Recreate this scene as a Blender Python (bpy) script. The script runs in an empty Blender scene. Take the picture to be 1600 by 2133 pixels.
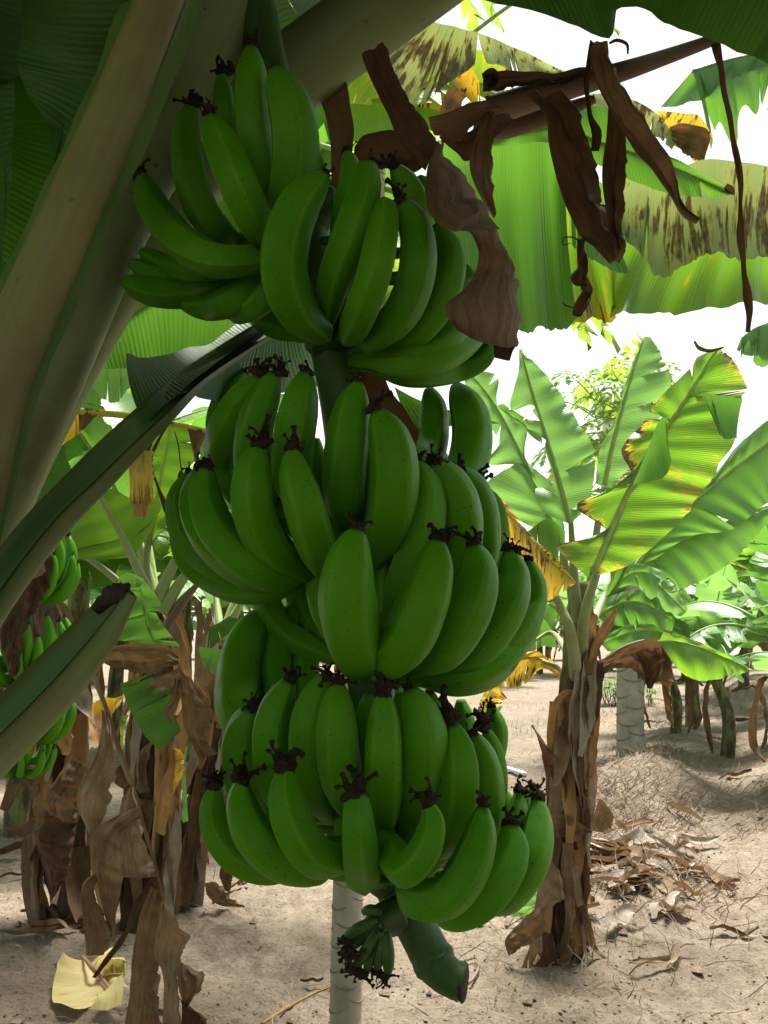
import bpy, math, random
from mathutils import Vector as V, Matrix, noise, Quaternion

random.seed(11)
SC = bpy.context.scene
COL = SC.collection
rad = math.radians

# ------------------------------------------------------------------ camera
CAM_H = 1.5
FPX = 2100.0                      # focal length in pixels of the 1600 x 2133 photograph
PITCH = math.atan((1300 - 1066.5) / FPX)
cd = bpy.data.cameras.new('camera')
cam = bpy.data.objects.new('camera', cd)
COL.objects.link(cam)
cam.location = (0, 0, CAM_H)
cam.rotation_euler = (math.pi / 2 + PITCH, 0, 0)
cd.sensor_fit = 'VERTICAL'
cd.sensor_height = 24.0
cd.sensor_width = 18.0
cd.lens = 24.0 * FPX / 2133.0
cd.clip_start = 0.02
cd.clip_end = 2000
SC.camera = cam
SC.render.resolution_x = 768
SC.render.resolution_y = 1024

# ------------------------------------------------------------------ sky, sun, exposure
SUN_EL, SUN_AZ = 72.0, 25.0       # azimuth measured from +Y (view direction) towards +X
w = bpy.data.worlds.new('World')
SC.world = w
w.use_nodes = True
nt = w.node_tree
bg = nt.nodes['Background']
sky = nt.nodes.new('ShaderNodeTexSky')
sky.sky_type = 'NISHITA'
sky.sun_disc = False
sky.sun_elevation = rad(SUN_EL)
sky.sun_rotation = rad(SUN_AZ)
sky.air_density = 1.0
sky.dust_density = 1.0
hs = nt.nodes.new('ShaderNodeHueSaturation')
hs.inputs['Saturation'].default_value = 0.22      # overcast: thin white cloud over the whole sky
nt.links.new(sky.outputs[0], hs.inputs['Color'])
nt.links.new(hs.outputs[0], bg.inputs['Color'])
bg.inputs['Strength'].default_value = 0.08
sl = bpy.data.lights.new('sun', 'SUN')
sl.energy = 5.0
sl.angle = rad(18)
sl.color = (1.0, 0.96, 0.9)
sun = bpy.data.objects.new('sun', sl)
COL.objects.link(sun)
sun.location = (3, 3, 12)
sdir = V((math.sin(rad(SUN_AZ)) * math.cos(rad(SUN_EL)), math.cos(rad(SUN_AZ)) * math.cos(rad(SUN_EL)), math.sin(rad(SUN_EL))))
sun.rotation_euler = sdir.to_track_quat('Z', 'Y').to_euler()
vs = SC.view_settings
vs.view_transform = 'Standard'
vs.look = 'None'
vs.exposure = 1.68
vs.gamma = 1.0
vs.use_curve_mapping = False
SC.cycles.max_bounces = 8
SC.cycles.transparent_max_bounces = 8

# ------------------------------------------------------------------ projection helpers
CP = V((0, 0, CAM_H))
_f = V((0, math.cos(PITCH), math.sin(PITCH)))
_u = V((0, -math.sin(PITCH), math.cos(PITCH)))


def P(x, y, Y):
    d = _f + V((1, 0, 0)) * ((x - 800) / FPX) + _u * ((1066.5 - y) / FPX)
    return CP + d * (Y / d.y)


def crop(x0, y0, s):
    return lambda x, y: (x0 + x / s, y0 + y / s)


cA = crop(250, 50, 1.8824)
cB = crop(330, 700, 1.8824)
cC = crop(400, 1350, 2.0)
c2 = crop(700, 0, 1.7778)
c3 = crop(0, 640, 2.6667)
c4 = crop(0, 1300, 2.56)
c5 = crop(950, 650, 2.4615)
c6 = crop(950, 1300, 2.4615)


def W3(cr, pts, Y):
    out = []
    for p in pts:
        x, y = cr(p[0], p[1]) if cr else (p[0], p[1])
        out.append(P(x, y, p[2] if len(p) > 2 else Y))
    return out


# ------------------------------------------------------------------ ground height
def seg_d(x, y, a, b):
    ax, ay = a
    bx, by = b
    t = ((x - ax) * (bx - ax) + (y - ay) * (by - ay)) / ((bx - ax) ** 2 + (by - ay) ** 2)
    t = max(0, min(1, t))
    return math.hypot(x - ax - t * (bx - ax), y - ay - t * (by - ay))


RIDGE = [(0.5, 3.6), (0.9, 4.7), (2.5, 9.9), (5.6, 17.0), (12, 32)]
RIDGE2 = [(-2.4, 3.5), (-1.5, 5.2), (-1.9, 9), (-3, 18)]


def gh(x, y):
    d = min(seg_d(x, y, RIDGE[i], RIDGE[i + 1]) for i in range(4))
    h = 0.16 * math.exp(-(d / 0.55) ** 2) * min(1, max(0.25, (y - 3) / 4))
    d2 = min(seg_d(x, y, RIDGE2[i], RIDGE2[i + 1]) for i in range(3))
    h += 0.07 * math.exp(-(d2 / 0.7) ** 2)
    if x > 0:
        k = max(0, min(1, (x - 1.15 - 0.32 * (y - 4)) / 1.5))
        h += 0.42 * k * k * (3 - 2 * k)
    h += 0.20 * math.exp(-((x - 2.25) ** 2 + (y - 9.0) ** 2) / .5) + 0.25 * math.exp(-((x - 5.9) ** 2 + (y - 17.0) ** 2) / 1.2) + .10 * math.exp(-((x - 1.25) ** 2 + (y - 6.2) ** 2) / .25)
    p = V((x, y, 0))
    h += 0.05 * noise.noise(p * 0.7) + 0.040 * noise.noise(p * 2.3 + V((7, 3, 1)))
    r = math.hypot(x, y)
    if r < 22:
        h += 0.030 * noise.noise(p * 7 + V((1, 9, 4)))
        n2 = noise.noise(p * 16 + V((5, 2, 8)))
        h += 0.020 * n2
        if r < 10:
            n3 = noise.noise(p * 38 + V((2, 2, 3)))
            h += 0.0055 * n3 + 0.010 * max(0, n3 - 0.25) * (1 + n2)
    return h


def G(px, py):
    """point of the ground seen at a pixel"""
    d = _f + V((1, 0, 0)) * ((px - 800) / FPX) + _u * ((1066.5 - py) / FPX)
    t = CAM_H / max(1e-3, -d.z)
    for _ in range(6):
        q = CP + d * t
        t = (CAM_H - gh(q.x, q.y)) / max(1e-3, -d.z)
    return CP + d * t


# ------------------------------------------------------------------ mesh helpers
ORG = {}


class MB:
    def __init__(s):
        s.v, s.f, s.uv = [], [], []

    def add(s, vs, fs, uvs=None):
        o = len(s.v)
        s.v += [V(p) for p in vs]
        s.f += [tuple(i + o for i in f) for f in fs]
        s.uv += uvs if uvs else [(0, 0)] * len(vs)
        return s

    def mesh(s, name, mat, org=V((0, 0, 0)), smooth=True):
        me = bpy.data.meshes.new(name)
        me.from_pydata([tuple(p - org) for p in s.v], [], s.f)
        ul = me.uv_layers.new(name='UVMap')
        flat = []
        for l in me.loops:
            flat += s.uv[l.vertex_index]
        ul.data.foreach_set('uv', flat)
        if smooth:
            me.polygons.foreach_set('use_smooth', [True] * len(me.polygons))
        me.materials.append(mat)
        me.update()
        return me

    def build(s, name, mat, parent=None, smooth=True, org=None):
        if org is None:
            org = ORG.get(parent.as_pointer(), V((0, 0, 0))) if parent else V((0, 0, 0))
        me = s.mesh(name, mat, org, smooth)
        o = bpy.data.objects.new(name, me)
        COL.objects.link(o)
        if parent:
            o.parent = parent
        else:
            o.location = org
        ORG[o.as_pointer()] = org
        return o


def thing(name, label, cat, loc=(0, 0, 0), group=None):
    o = bpy.data.objects.new(name, None)
    COL.objects.link(o)
    o.empty_display_size = 0.1
    o.location = loc
    ORG[o.as_pointer()] = V(loc)
    tag(o, label, cat, group)
    return o


def tag(o, label=None, cat=None, group=None, kind=None):
    if label:
        o['label'] = label
    if cat:
        o['category'] = cat
    if group:
        o['group'] = group
    if kind:
        o['kind'] = kind
    return o


def copy_tree(o, parent=None):
    c = o.copy()
    COL.objects.link(c)
    c.parent = parent
    for ch in list(o.children):
        copy_tree(ch, c)
    return c


def cr_eval(pts, t):
    """uniform Catmull-Rom over the index"""
    n = len(pts)
    if n == 1:
        return pts[0]
    u = max(0, min(1, t)) * (n - 1)
    i = min(int(u), n - 2)
    f = u - i
    p1, p2 = pts[i], pts[i + 1]
    p0 = pts[i - 1] if i > 0 else p1 + (p1 - p2)
    p3 = pts[i + 2] if i + 2 < n else p2 + (p2 - p1)
    return 0.5 * ((2 * p1) + (p2 - p0) * f + (2 * p0 - 5 * p1 + 4 * p2 - p3) * f * f + (3 * p1 - p0 - 3 * p2 + p3) * f ** 3)


def sample(pts, n):
    pts = [V(p) for p in pts]
    return [cr_eval(pts, i / (n - 1)) for i in range(n)]


def lin(tab, t):
    """tab: list of (t, value) or plain values spread evenly"""
    if not isinstance(tab, (list, tuple)):
        return tab
    if not isinstance(tab[0], (list, tuple)):
        u = max(0, min(1, t)) * (len(tab) - 1)
        i = min(int(u), len(tab) - 2) if len(tab) > 1 else 0
        return tab[i] if len(tab) == 1 else tab[i] + (tab[i + 1] - tab[i]) * (u - i)
    if t <= tab[0][0]:
        return tab[0][1]
    for (a, va), (b, vb) in zip(tab, tab[1:]):
        if t <= b:
            return va + (vb - va) * (t - a) / (b - a)
    return tab[-1][1]


def tangents(ps):
    n = len(ps)
    return [(ps[min(i + 1, n - 1)] - ps[max(i - 1, 0)]).normalized() for i in range(n)]


def tube(mb, ps, rs, sides=10, prof=None, roll=0.0, caps=True, wob=0.0, seed=0):
    """sweep with a parallel-transported frame; prof(angle) scales the radius"""
    n = len(ps)
    T = tangents(ps)
    a = T[0].orthogonal().normalized()
    vs, fs, uv = [], [], []
    for i in range(n):
        a = (a - T[i] * a.dot(T[i]))
        if a.length < 1e-6:
            a = T[i].orthogonal()
        a.normalize()
        b = T[i].cross(a)
        r = lin(rs, i / (n - 1))
        for k in range(sides + 1):
            th = 2 * math.pi * k / sides
            q = r * (prof(th) if prof else 1.0)
            if wob:
                q *= 1 + wob * noise.noise(V((math.cos(th) * 2, math.sin(th) * 2, i * 0.35 + seed)))
            vs.append(ps[i] + (a * math.cos(th + roll) + b * math.sin(th + roll)) * q)
            uv.append((k / sides, i / (n - 1)))
    m = sides + 1
    for i in range(n - 1):
        for k in range(sides):
            fs.append((i * m + k, i * m + k + 1, (i + 1) * m + k + 1, (i + 1) * m + k))
    if caps:
        o = len(vs)
        vs += [ps[0], ps[-1]]
        uv += [(0.5, 0), (0.5, 1)]
        for k in range(sides):
            fs.append((o, k + 1, k))
            fs.append((o + 1, (n - 1) * m + k, (n - 1) * m + k + 1))
    mb.add(vs, fs, uv)
    return mb


def ribbon(mb, ps, ws, twist=0.0, curl=0.6, crink=0.01, nv=6, seed=0.0, view=None):
    """curled dry strip; ws in metres, twist in radians over the length"""
    n = len(ps)
    T = tangents(ps)
    vs, fs, uv = [], [], []
    L = 0
    for i in range(n):
        t = i / (n - 1)
        if i:
            L += (ps[i] - ps[i - 1]).length
        vd = (ps[i] - CP).normalized() if view is None else view
        S = T[i].cross(vd)
        if S.length < 1e-4:
            S = T[i].orthogonal()
        S.normalize()
        a = lin(twist, t)
        S = Quaternion(T[i], a) @ S
        N = T[i].cross(S)
        wd = lin(ws, t) / 2
        c = max(0.05, lin(curl, t))
        for k in range(nv + 1):
            v = 2 * k / nv - 1
            q = ps[i] + S * (math.sin(v * c) / c * wd) + N * ((1 - math.cos(v * c)) / c * wd)
            nn = noise.noise(V((v * 1.3 + seed, L * 9, seed * 3)))
            n2 = noise.noise(V((v * 4 + seed, L * 30, seed * 5)))
            q = q + N * (crink * (nn * 1.5 + n2 * 0.6)) + S * (crink * 0.8 * noise.noise(V((L * 22, seed, v))))
            vs.append(q)
            uv.append((L, v))
    m = nv + 1
    for i in range(n - 1):
        for k in range(nv):
            fs.append((i * m + k, i * m + k + 1, (i + 1) * m + k + 1, (i + 1) * m + k))
    mb.add(vs, fs, uv)
    return mb


def sheet(mb, A, B, n=36, nv=10, bulge=0.0, rip=0.004, freq=9.0, seed=0.0, side=1.0, sub=True, edge=0.0, v0=0.0, pleat=0.0, wave=0.0, tears=0):
    """half leaf blade between the polyline A (midrib side) and B (free edge); veins run A to B"""
    A = sample(A, n) if sub else A
    B = sample(B, n) if sub else B
    n = len(A)
    TA = tangents(A)
    vs, fs, uv = [], [], []
    L = 0
    tr = random.Random(int(seed * 1000) + 5)
    cut = set(tr.sample(range(3, n - 3), tears)) if tears else set()
    lift = tr.uniform(-.5, .5) if tears else 0
    for i in range(n):
        if i:
            L += ((A[i] + B[i]) * 0.5 - (A[i - 1] + B[i - 1]) * 0.5).length
        d = B[i] - A[i]
        if edge:
            d = d * (1 + edge * (noise.noise(V((L * 40, seed, 3))) + .7 * noise.noise(V((L * 130, seed, 5)))))
        N = TA[i].cross(d)
        if N.length > 1e-9:
            N.normalize()
        wl = d.length
        if i in cut:
            d = d * tr.uniform(.15, .6)
            lift = tr.uniform(-1, 1)
        for k in range(nv + 1):
            v = k / nv
            q = A[i] + d * v + N * (bulge * wl * 4 * v * (1 - v))
            a = (noise.noise(V((L * freq, v * 0.8 + seed * 7.1, seed))) * 1.2 + 0.35 * math.sin(L * freq * 7 + seed))
            q = q + N * (rip * a * (0.25 + v))
            if wave:
                q = q + N * (wl * wave * v * v * (math.sin(L * 2.2 / max(.05, wl) + seed) + .5 * math.sin(L * 5.7 / max(.05, wl) + seed * 2) + 1.3 * lift))
            if pleat:
                q = q + N * (pleat * (1.3 * noise.noise(V((v * 2.6 + seed, L * 5, seed))) + .45 * abs(noise.noise(V((v * 8 + seed, L * 4, seed)))) + .4 * noise.noise(V((v * 6, L * 28, seed)))))
            vs.append(q)
            uv.append((L, side * (v0 + (1 - v0) * v)))
    m = nv + 1
    for i in range(n - 1):
        for k in range(nv):
            q = (i * m + k, i * m + k + 1, (i + 1) * m + k + 1, (i + 1) * m + k)
            fs.append(q if side > 0 else q[::-1])
    mb.add(vs, fs, uv)
    return mb


def channel(mb, ps, ws, roll=0.0, depth=0.75, hollow=0.55):
    """petiole: convex outside, hollow channel inside. roll 0 turns the convex side to the camera"""
    n = len(ps)
    T = tangents(ps)
    no, ni = 16, 10
    prof = []
    for k in range(no + 1):
        th = rad(-12) + rad(204) * k / no
        prof.append((math.cos(th), math.sin(th) * depth, 0.7 * k / no))
    for k in range(ni + 1):
        s = k / ni
        x = -math.cos(rad(-12)) * 0.93 * (1 - 2 * s)
        y = -math.sin(rad(12)) * depth + hollow * depth * (1 - (1 - 2 * s) ** 2) * 1.25
        prof.append((x, y, 0.7 + 0.3 * s))
    vs, fs, uv = [], [], []
    L = 0
    for i in range(n):
        if i:
            L += (ps[i] - ps[i - 1]).length
        vd = (CP - ps[i]).normalized()
        b = vd - T[i] * vd.dot(T[i])
        b.normalize()
        b = Quaternion(T[i], lin(roll, i / (n - 1))) @ b
        a = b.cross(T[i])
        r = lin(ws, i / (n - 1)) / 2
        for (x, y, u) in prof:
            k = 1 + 0.03 * noise.noise(V((L * 6, x * 2, y * 2)))
            vs.append(ps[i] + a * (x * r * k) + b * (y * r * k))
            uv.append((L, u))
    m = len(prof)
    for i in range(n - 1):
        for k in range(m - 1):
            fs.append((i * m + k, i * m + k + 1, (i + 1) * m + k + 1, (i + 1) * m + k))
    for i0 in (0, (n - 1) * m):
        o = len(vs)
        vs.append(sum((vs[i0 + k] for k in range(no + 1)), V((0, 0, 0))) / (no + 1))
        uv.append((L if i0 else 0, 0.5))
        for k in range(m - 1):
            fs.append((o, i0 + k, i0 + k + 1) if i0 else (o, i0 + k + 1, i0 + k))
    mb.add(vs, fs, uv)
    return mb


# ------------------------------------------------------------------ materials
class NT:
    def __init__(s, name):
        s.m = bpy.data.materials.new(name)
        s.m.use_nodes = True
        s.t = s.m.node_tree
        for n in list(s.t.nodes):
            s.t.nodes.remove(n)
        s.out = s.n('ShaderNodeOutputMaterial')

    def n(s, typ, **kw):
        nd = s.t.nodes.new(typ)
        for k, v in kw.items():
            setattr(nd, k, v)
        return nd

    def l(s, a, b):
        s.t.links.new(a, b)

    def set(s, sock, v):
        if hasattr(v, 'is_linked') or isinstance(v, bpy.types.NodeSocket):
            s.l(v, sock)
        else:
            sock.default_value = v

    def noise(s, vec, scale, detail=4, rough=0.55, dist=0.0):
        nd = s.n('ShaderNodeTexNoise')
        nd.inputs['Scale'].default_value = scale
        nd.inputs['Detail'].default_value = detail
        nd.inputs['Roughness'].default_value = rough
        nd.inputs['Distortion'].default_value = dist
        if vec:
            s.l(vec, nd.inputs['Vector'])
        return nd.outputs['Fac']

    def map(s, vec, scale):
        nd = s.n('ShaderNodeMapping')
        nd.inputs['Scale'].default_value = scale
        s.l(vec, nd.inputs['Vector'])
        return nd.outputs[0]

    def ramp(s, fac, stops, interp='LINEAR'):
        nd = s.n('ShaderNodeValToRGB')
        cr = nd.color_ramp
        cr.interpolation = interp
        while len(cr.elements) < len(stops):
            cr.elements.new(0.5)
        for e, (p, c) in zip(cr.elements, stops):
            e.position = p
            e.color = tuple(c) + (1,) if len(c) == 3 else c
        s.l(fac, nd.inputs[0])
        return nd.outputs[0]

    def rng(s, fac, a, b, c=0.0, d=1.0):
        nd = s.n('ShaderNodeMapRange')
        s.set(nd.inputs[0], fac)
        for i, v in enumerate((a, b, c, d)):
            nd.inputs[i + 1].default_value = v
        return nd.outputs[0]

    def math(s, op, a, b=0.0):
        nd = s.n('ShaderNodeMath', operation=op)
        s.set(nd.inputs[0], a)
        s.set(nd.inputs[1], b)
        return nd.outputs[0]

    def mix(s, fac, a, b, typ='MIX'):
        nd = s.n('ShaderNodeMix', data_type='RGBA', blend_type=typ)
        s.set(nd.inputs[0], fac)
        for sock, v in ((nd.inputs[6], a), (nd.inputs[7], b)):
            if isinstance(v, tuple):
                sock.default_value = v if len(v) == 4 else v + (1,)
            else:
                s.l(v, sock)
        return nd.outputs[2]

    def bump(s, h, strength, dist=0.01, nrm=None):
        nd = s.n('ShaderNodeBump')
        nd.inputs['Strength'].default_value = strength
        nd.inputs['Distance'].default_value = dist
        s.l(h, nd.inputs['Height'])
        if nrm:
            s.l(nrm, nd.inputs['Normal'])
        return nd.outputs[0]

    def bsdf(s, col, rough=0.6, nrm=None, spec=0.4):
        p = s.n('ShaderNodeBsdfPrincipled')
        s.set(p.inputs['Base Color'], col + (1,) if isinstance(col, tuple) and len(col) == 3 else col)
        s.set(p.inputs['Roughness'], rough)
        p.inputs['Specular IOR Level'].default_value = spec
        if nrm:
            s.l(nrm, p.inputs['Normal'])
        return p

    def fin(s, shader):
        s.l(shader, s.out.inputs['Surface'])
        return s.m


def uvnode(k):
    tc = k.n('ShaderNodeTexCoord')
    return tc.outputs['UV'], tc.outputs['Object']


def mk_banana():
    k = NT('banana_skin')
    uv, ob = uvnode(k)
    oi = k.n('ShaderNodeObjectInfo')
    sx = k.n('ShaderNodeSeparateXYZ')
    k.l(uv, sx.inputs[0])
    rid = k.math('COSINE', k.math('MULTIPLY', sx.outputs[0], 2 * math.pi * 5))
    rid = k.rng(rid, 0.82, 1.0)
    base = k.mix(k.rng(k.noise(ob, 14, 3), 0.3, 0.7), (0.048, 0.200, 0.002), (0.074, 0.262, 0.004))
    base = k.mix(k.math('MULTIPLY', oi.outputs['Random'], 0.6), base, (0.095, 0.285, 0.005))
    base = k.mix(k.math('MULTIPLY', rid, 0.35), base, (0.14, 0.33, 0.02))
    # paler, slightly yellow neck
    base = k.mix(k.rng(sx.outputs[1], 0.78, 1.0, 0, 0.45), base, (0.075, 0.19, 0.012))
    sp = k.noise(ob, 330, 2, 0.5)
    base = k.mix(k.rng(sp, 0.66, 0.72, 0, 0.8), base, (0.03, 0.028, 0.012))
    sc = k.noise(k.map(ob, (60, 60, 14)), 1.0, 5, 0.7)
    base = k.mix(k.rng(sc, 0.60, 0.72, 0, 0.5), base, (0.085, 0.075, 0.022))
    tipc = k.rng(sx.outputs[1], 0.0, 0.05, 0.7, 0.0)
    base = k.mix(tipc, base, (0.05, 0.06, 0.012))
    b = k.bump(k.noise(ob, 60, 4), 0.10, 0.01)
    r = k.rng(k.noise(ob, 45, 4), 0.3, 0.7, 0.46, 0.62)
    return k.fin(k.bsdf(base, r, b, 0.16).outputs[0])


def mk_simple(name, c1, c2, scale=20, rough=0.8, stretch=(1, 1, 1), bump=0.4, bd=0.01, spec=0.25, lo=0.3, hi=0.7):
    k = NT(name)
    uv, ob = uvnode(k)
    v = k.map(ob, stretch)
    n = k.noise(v, scale, 6, 0.62)
    col = k.mix(k.rng(n, lo, hi), c1, c2)
    b = k.bump(k.noise(v, scale * 2.5, 6, 0.65), bump, bd)
    return k.fin(k.bsdf(col, rough, b, spec).outputs[0])


def mk_leaf(name, c1, c2, tr, tf=0.45, brown=0.0, edge_brown=0.0, yellow=0.0, rough=0.42, spec=0.5, black=0.0, fine=1.0, paley=0):
    """leaf blade: veins run across (UV.x metres along, UV.y -1..1 across)"""
    k = NT(name)
    uv, ob = uvnode(k)
    sx = k.n('ShaderNodeSeparateXYZ')
    k.l(uv, sx.inputs[0])
    av = k.math('ABSOLUTE', sx.outputs[1])
    st = k.noise(k.map(uv, (34 * fine, 1.1, 1)), 1.0, 5, 0.6)       # streaks along the veins
    big = k.noise(ob, 3.5, 3)
    col = k.mix(k.rng(st, 0.3, 0.7), c1, c2)
    col = k.mix(k.rng(big, 0.35, 0.75, 0, 0.45), col, tuple(x * 1.5 for x in c2[:3]))
    tcol = k.mix(k.rng(st, 0.3, 0.7, 0, 0.5), tr, tuple(x * 0.75 for x in tr))
    vein = k.math('SINE', k.math('MULTIPLY', sx.outputs[0], 760.0 * fine))
    vein2 = k.noise(k.map(uv, (190 * fine, 0.6, 1)), 1.0, 3, 0.6)
    col = k.mix(k.rng(vein2, 0.45, 0.8, 0, 0.30), col, tuple(min(1, x * 1.8 + 0.03) for x in c2[:3]))
    if yellow:
        ym = k.rng(k.math('ADD', k.noise(ob, 5, 4), k.math('MULTIPLY', av, 0.25)), 0.75 - 0.4 * yellow, 0.95 - 0.4 * yellow)
        col = k.mix(ym, col, (0.50, 0.36, 0.07))
        tcol = k.mix(ym, tcol, (0.75, 0.42, 0.03))
    if brown or edge_brown:
        bn = k.noise(k.map(uv, (55, 1.8, 1)), 1.0, 6, 0.65)
        bl = k.noise(ob, 4.5, 3)
        f = k.math('ADD', k.math('MULTIPLY', bn, 0.65), k.math('MULTIPLY', bl, 0.5))
        patch = k.rng(k.noise(ob, 2.6, 2), 0.42, 0.62)
        f = k.math('ADD', f, k.math('MULTIPLY', k.math('MULTIPLY', patch, k.math('POWER', av, 4.0)), edge_brown * 0.7))
        bm = k.rng(f, 0.78 - 0.32 * brown, 0.84 - 0.32 * brown)
        ye = k.rng(f, 0.70 - 0.32 * brown, 0.78 - 0.32 * brown)
        yk = 0.35 if paley else 0.8
        col = k.mix(k.math('MULTIPLY', ye, yk), col, (0.45, 0.36, 0.12) if paley else (0.45, 0.32, 0.05))
        tcol = k.mix(k.math('MULTIPLY', ye, yk), tcol, (0.5, 0.36, 0.06) if paley else (0.7, 0.45, 0.03))
        bcol = k.mix(k.rng(k.noise(ob, 60, 4), 0.35, 0.65), (0.10, 0.06, 0.035), (0.30, 0.21, 0.14))
        if black:
            bcol = (0.03, 0.018, 0.01, 1)
        col = k.mix(bm, col, bcol)
        tcol = k.mix(bm, tcol, (0.05, 0.03, 0.012))
    h = k.math('ADD', k.math('MULTIPLY', vein, 0.25), k.math('MULTIPLY', vein2, 1.4))
    h = k.math('ADD', h, k.math('MULTIPLY', st, 1.5))
    b = k.bump(h, 0.35, 0.004)
    p = k.bsdf(col, rough, b, spec)
    t = k.n('ShaderNodeBsdfTranslucent')
    k.l(tcol, t.inputs['Color'])
    k.l(b, t.inputs['Normal'])
    ms = k.n('ShaderNodeMixShader')
    ms.inputs[0].default_value = tf
    k.l(p.outputs[0], ms.inputs[1])
    k.l(t.outputs[0], ms.inputs[2])
    return k.fin(ms.outputs[0])


def mk_dry(name, c1, c2, tf=0.15, rough=0.75, tr=(0.25, 0.13, 0.05), scale=1.0):
    k = NT(name)
    uv, ob = uvnode(k)
    v = k.map(uv, (14 * scale, 1.2, 1))
    vx = k.map(uv, (38 * scale, 2.2, 1))
    n1 = k.noise(v, 1.0, 6, 0.65, 0.6)
    n2 = k.noise(vx, 1.0, 6, 0.65)
    n3 = k.noise(ob, 9, 5, 0.6)
    n4 = k.noise(ob, 130, 3, 0.6)
    f = k.math('ADD', k.math('MULTIPLY', n1, 0.4), k.math('ADD', k.math('MULTIPLY', n2, 0.3), k.math('MULTIPLY', n3, 0.5)))
    f = k.math('ADD', f, k.math('MULTIPLY', n4, 0.15))
    col = k.mix(k.rng(f, 0.52, 0.82), c1, c2)
    h = k.math('ADD', k.math('ADD', n2, n1), k.math('MULTIPLY', n3, 1.5))
    b = k.bump(h, 0.6, 0.006)
    p = k.bsdf(col, rough, b, 0.25)
    t = k.n('ShaderNodeBsdfTranslucent')
    t.inputs['Color'].default_value = tr + (1,)
    ms = k.n('ShaderNodeMixShader')
    ms.inputs[0].default_value = tf
    k.l(p.outputs[0], ms.inputs[1])
    k.l(t.outputs[0], ms.inputs[2])
    return k.fin(ms.outputs[0])


def mk_petiole(name, back1, back2, inner, rim=(0.10, 0.03, 0.015)):
    k = NT(name)
    uv, ob = uvnode(k)
    sx = k.n('ShaderNodeSeparateXYZ')
    k.l(uv, sx.inputs[0])
    st = k.noise(k.map(uv, (2.0, 16, 1)), 1.0, 5, 0.6)
    big = k.noise(ob, 7, 4)
    bc = k.mix(k.rng(k.math('ADD', k.math('MULTIPLY', st, 0.5), k.math('MULTIPLY', big, 0.5)), 0.30, 0.70), back1, back2)
    ink = k.mix(k.rng(st, 0.3, 0.7), inner, tuple(x * 1.45 for x in inner))
    # position across: 0..0.7 outside, 0.7..1 channel
    isin = k.rng(sx.outputs[1], 0.70, 0.715)
    col = k.mix(isin, bc, ink)
    jit = k.math('MULTIPLY', k.math('SUBTRACT', k.noise(ob, 90, 4), 0.5), 0.012)
    u = k.math('ADD', sx.outputs[1], jit)
    d1 = k.math('ABSOLUTE', k.math('SUBTRACT', u, 0.70))
    d2 = k.math('MINIMUM', k.math('ABSOLUTE', u), k.math('ABSOLUTE', k.math('SUBTRACT', u, 1.0)))
    dm = k.math('MINIMUM', d1, d2)
    col = k.mix(k.rng(dm, 0.008, 0.020, 0.95, 0.0), col, rim)
    col = k.mix(k.rng(dm, 0.02, 0.10, 0.55, 0.0), col, inner)
    sp = k.noise(ob, 70, 3, 0.5)
    col = k.mix(k.rng(sp, 0.70, 0.76, 0, 0.7), col, (0.045, 0.03, 0.018))
    sm = k.noise(k.map(ob, (9, 9, 5)), 1.0, 4, 0.6)
    col = k.mix(k.rng(sm, 0.52, 0.70, 0, 0.55), col, (0.14, 0.095, 0.04))
    b = k.bump(k.math('ADD', st, k.math('MULTIPLY', k.noise(ob, 60, 4), 0.6)), 0.25, 0.004)
    return k.fin(k.bsdf(col, 0.5, b, 0.35).outputs[0])


def mk_sand():
    k = NT('dry_sandy_soil')
    tc = k.n('ShaderNodeTexCoord')
    ob = tc.outputs['Object']
    n1 = k.noise(ob, 1.1, 5, 0.6)
    n2 = k.noise(ob, 9, 6, 0.65)
    n3 = k.noise(ob, 55, 5, 0.7)
    n4 = k.noise(ob, 300, 3, 0.6)
    col = k.mix(k.rng(n1, 0.35, 0.65), (0.200, 0.158, 0.115), (0.295, 0.245, 0.188))
    col = k.mix(k.rng(n2, 0.38, 0.62, 0.85, 0.0), col, (0.165, 0.13, 0.093))
    col = k.mix(k.rng(n3, 0.36, 0.50, 0.85, 0.0), col, (0.105, 0.078, 0.054))
    col = k.mix(k.rng(n4, 0.62, 0.75, 0, 0.6), col, (0.48, 0.43, 0.36))
    vo = k.n('ShaderNodeTexVoronoi')
    vo.inputs['Scale'].default_value = 34
    k.l(ob, vo.inputs['Vector'])
    h = k.math('ADD', k.math('MULTIPLY', n2, 1.4), k.math('ADD', n3, k.math('MULTIPLY', n4, 0.35)))
    b = k.bump(h, 0.7, 0.035)
    return k.fin(k.bsdf(col, 0.95, b, 0.1).outputs[0])


def mk_bark():
    k = NT('papaya_bark')
    uv, ob = uvnode(k)
    sx = k.n('ShaderNodeSeparateXYZ')
    k.l(ob, sx.inputs[0])
    n1 = k.noise(k.map(ob, (9, 9, 5)), 1.0, 5, 0.6)
    n2 = k.noise(k.map(ob, (40, 40, 160)), 1.0, 4, 0.6)
    n3 = k.noise(ob, 60, 5, 0.7)
    col = k.mix(k.rng(n1, 0.3, 0.7), (0.22, 0.205, 0.155), (0.36, 0.345, 0.28))
    col = k.mix(k.rng(n2, 0.5, 0.8, 0, 0.35), col, (0.2, 0.18, 0.12))
    col = k.mix(k.rng(n3, 0.6, 0.75, 0, 0.5), col, (0.16, 0.13, 0.09))
    b = k.bump(k.math('ADD', n2, n3), 0.35, 0.006)
    return k.fin(k.bsdf(col, 0.85, b, 0.2).outputs[0])


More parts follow.
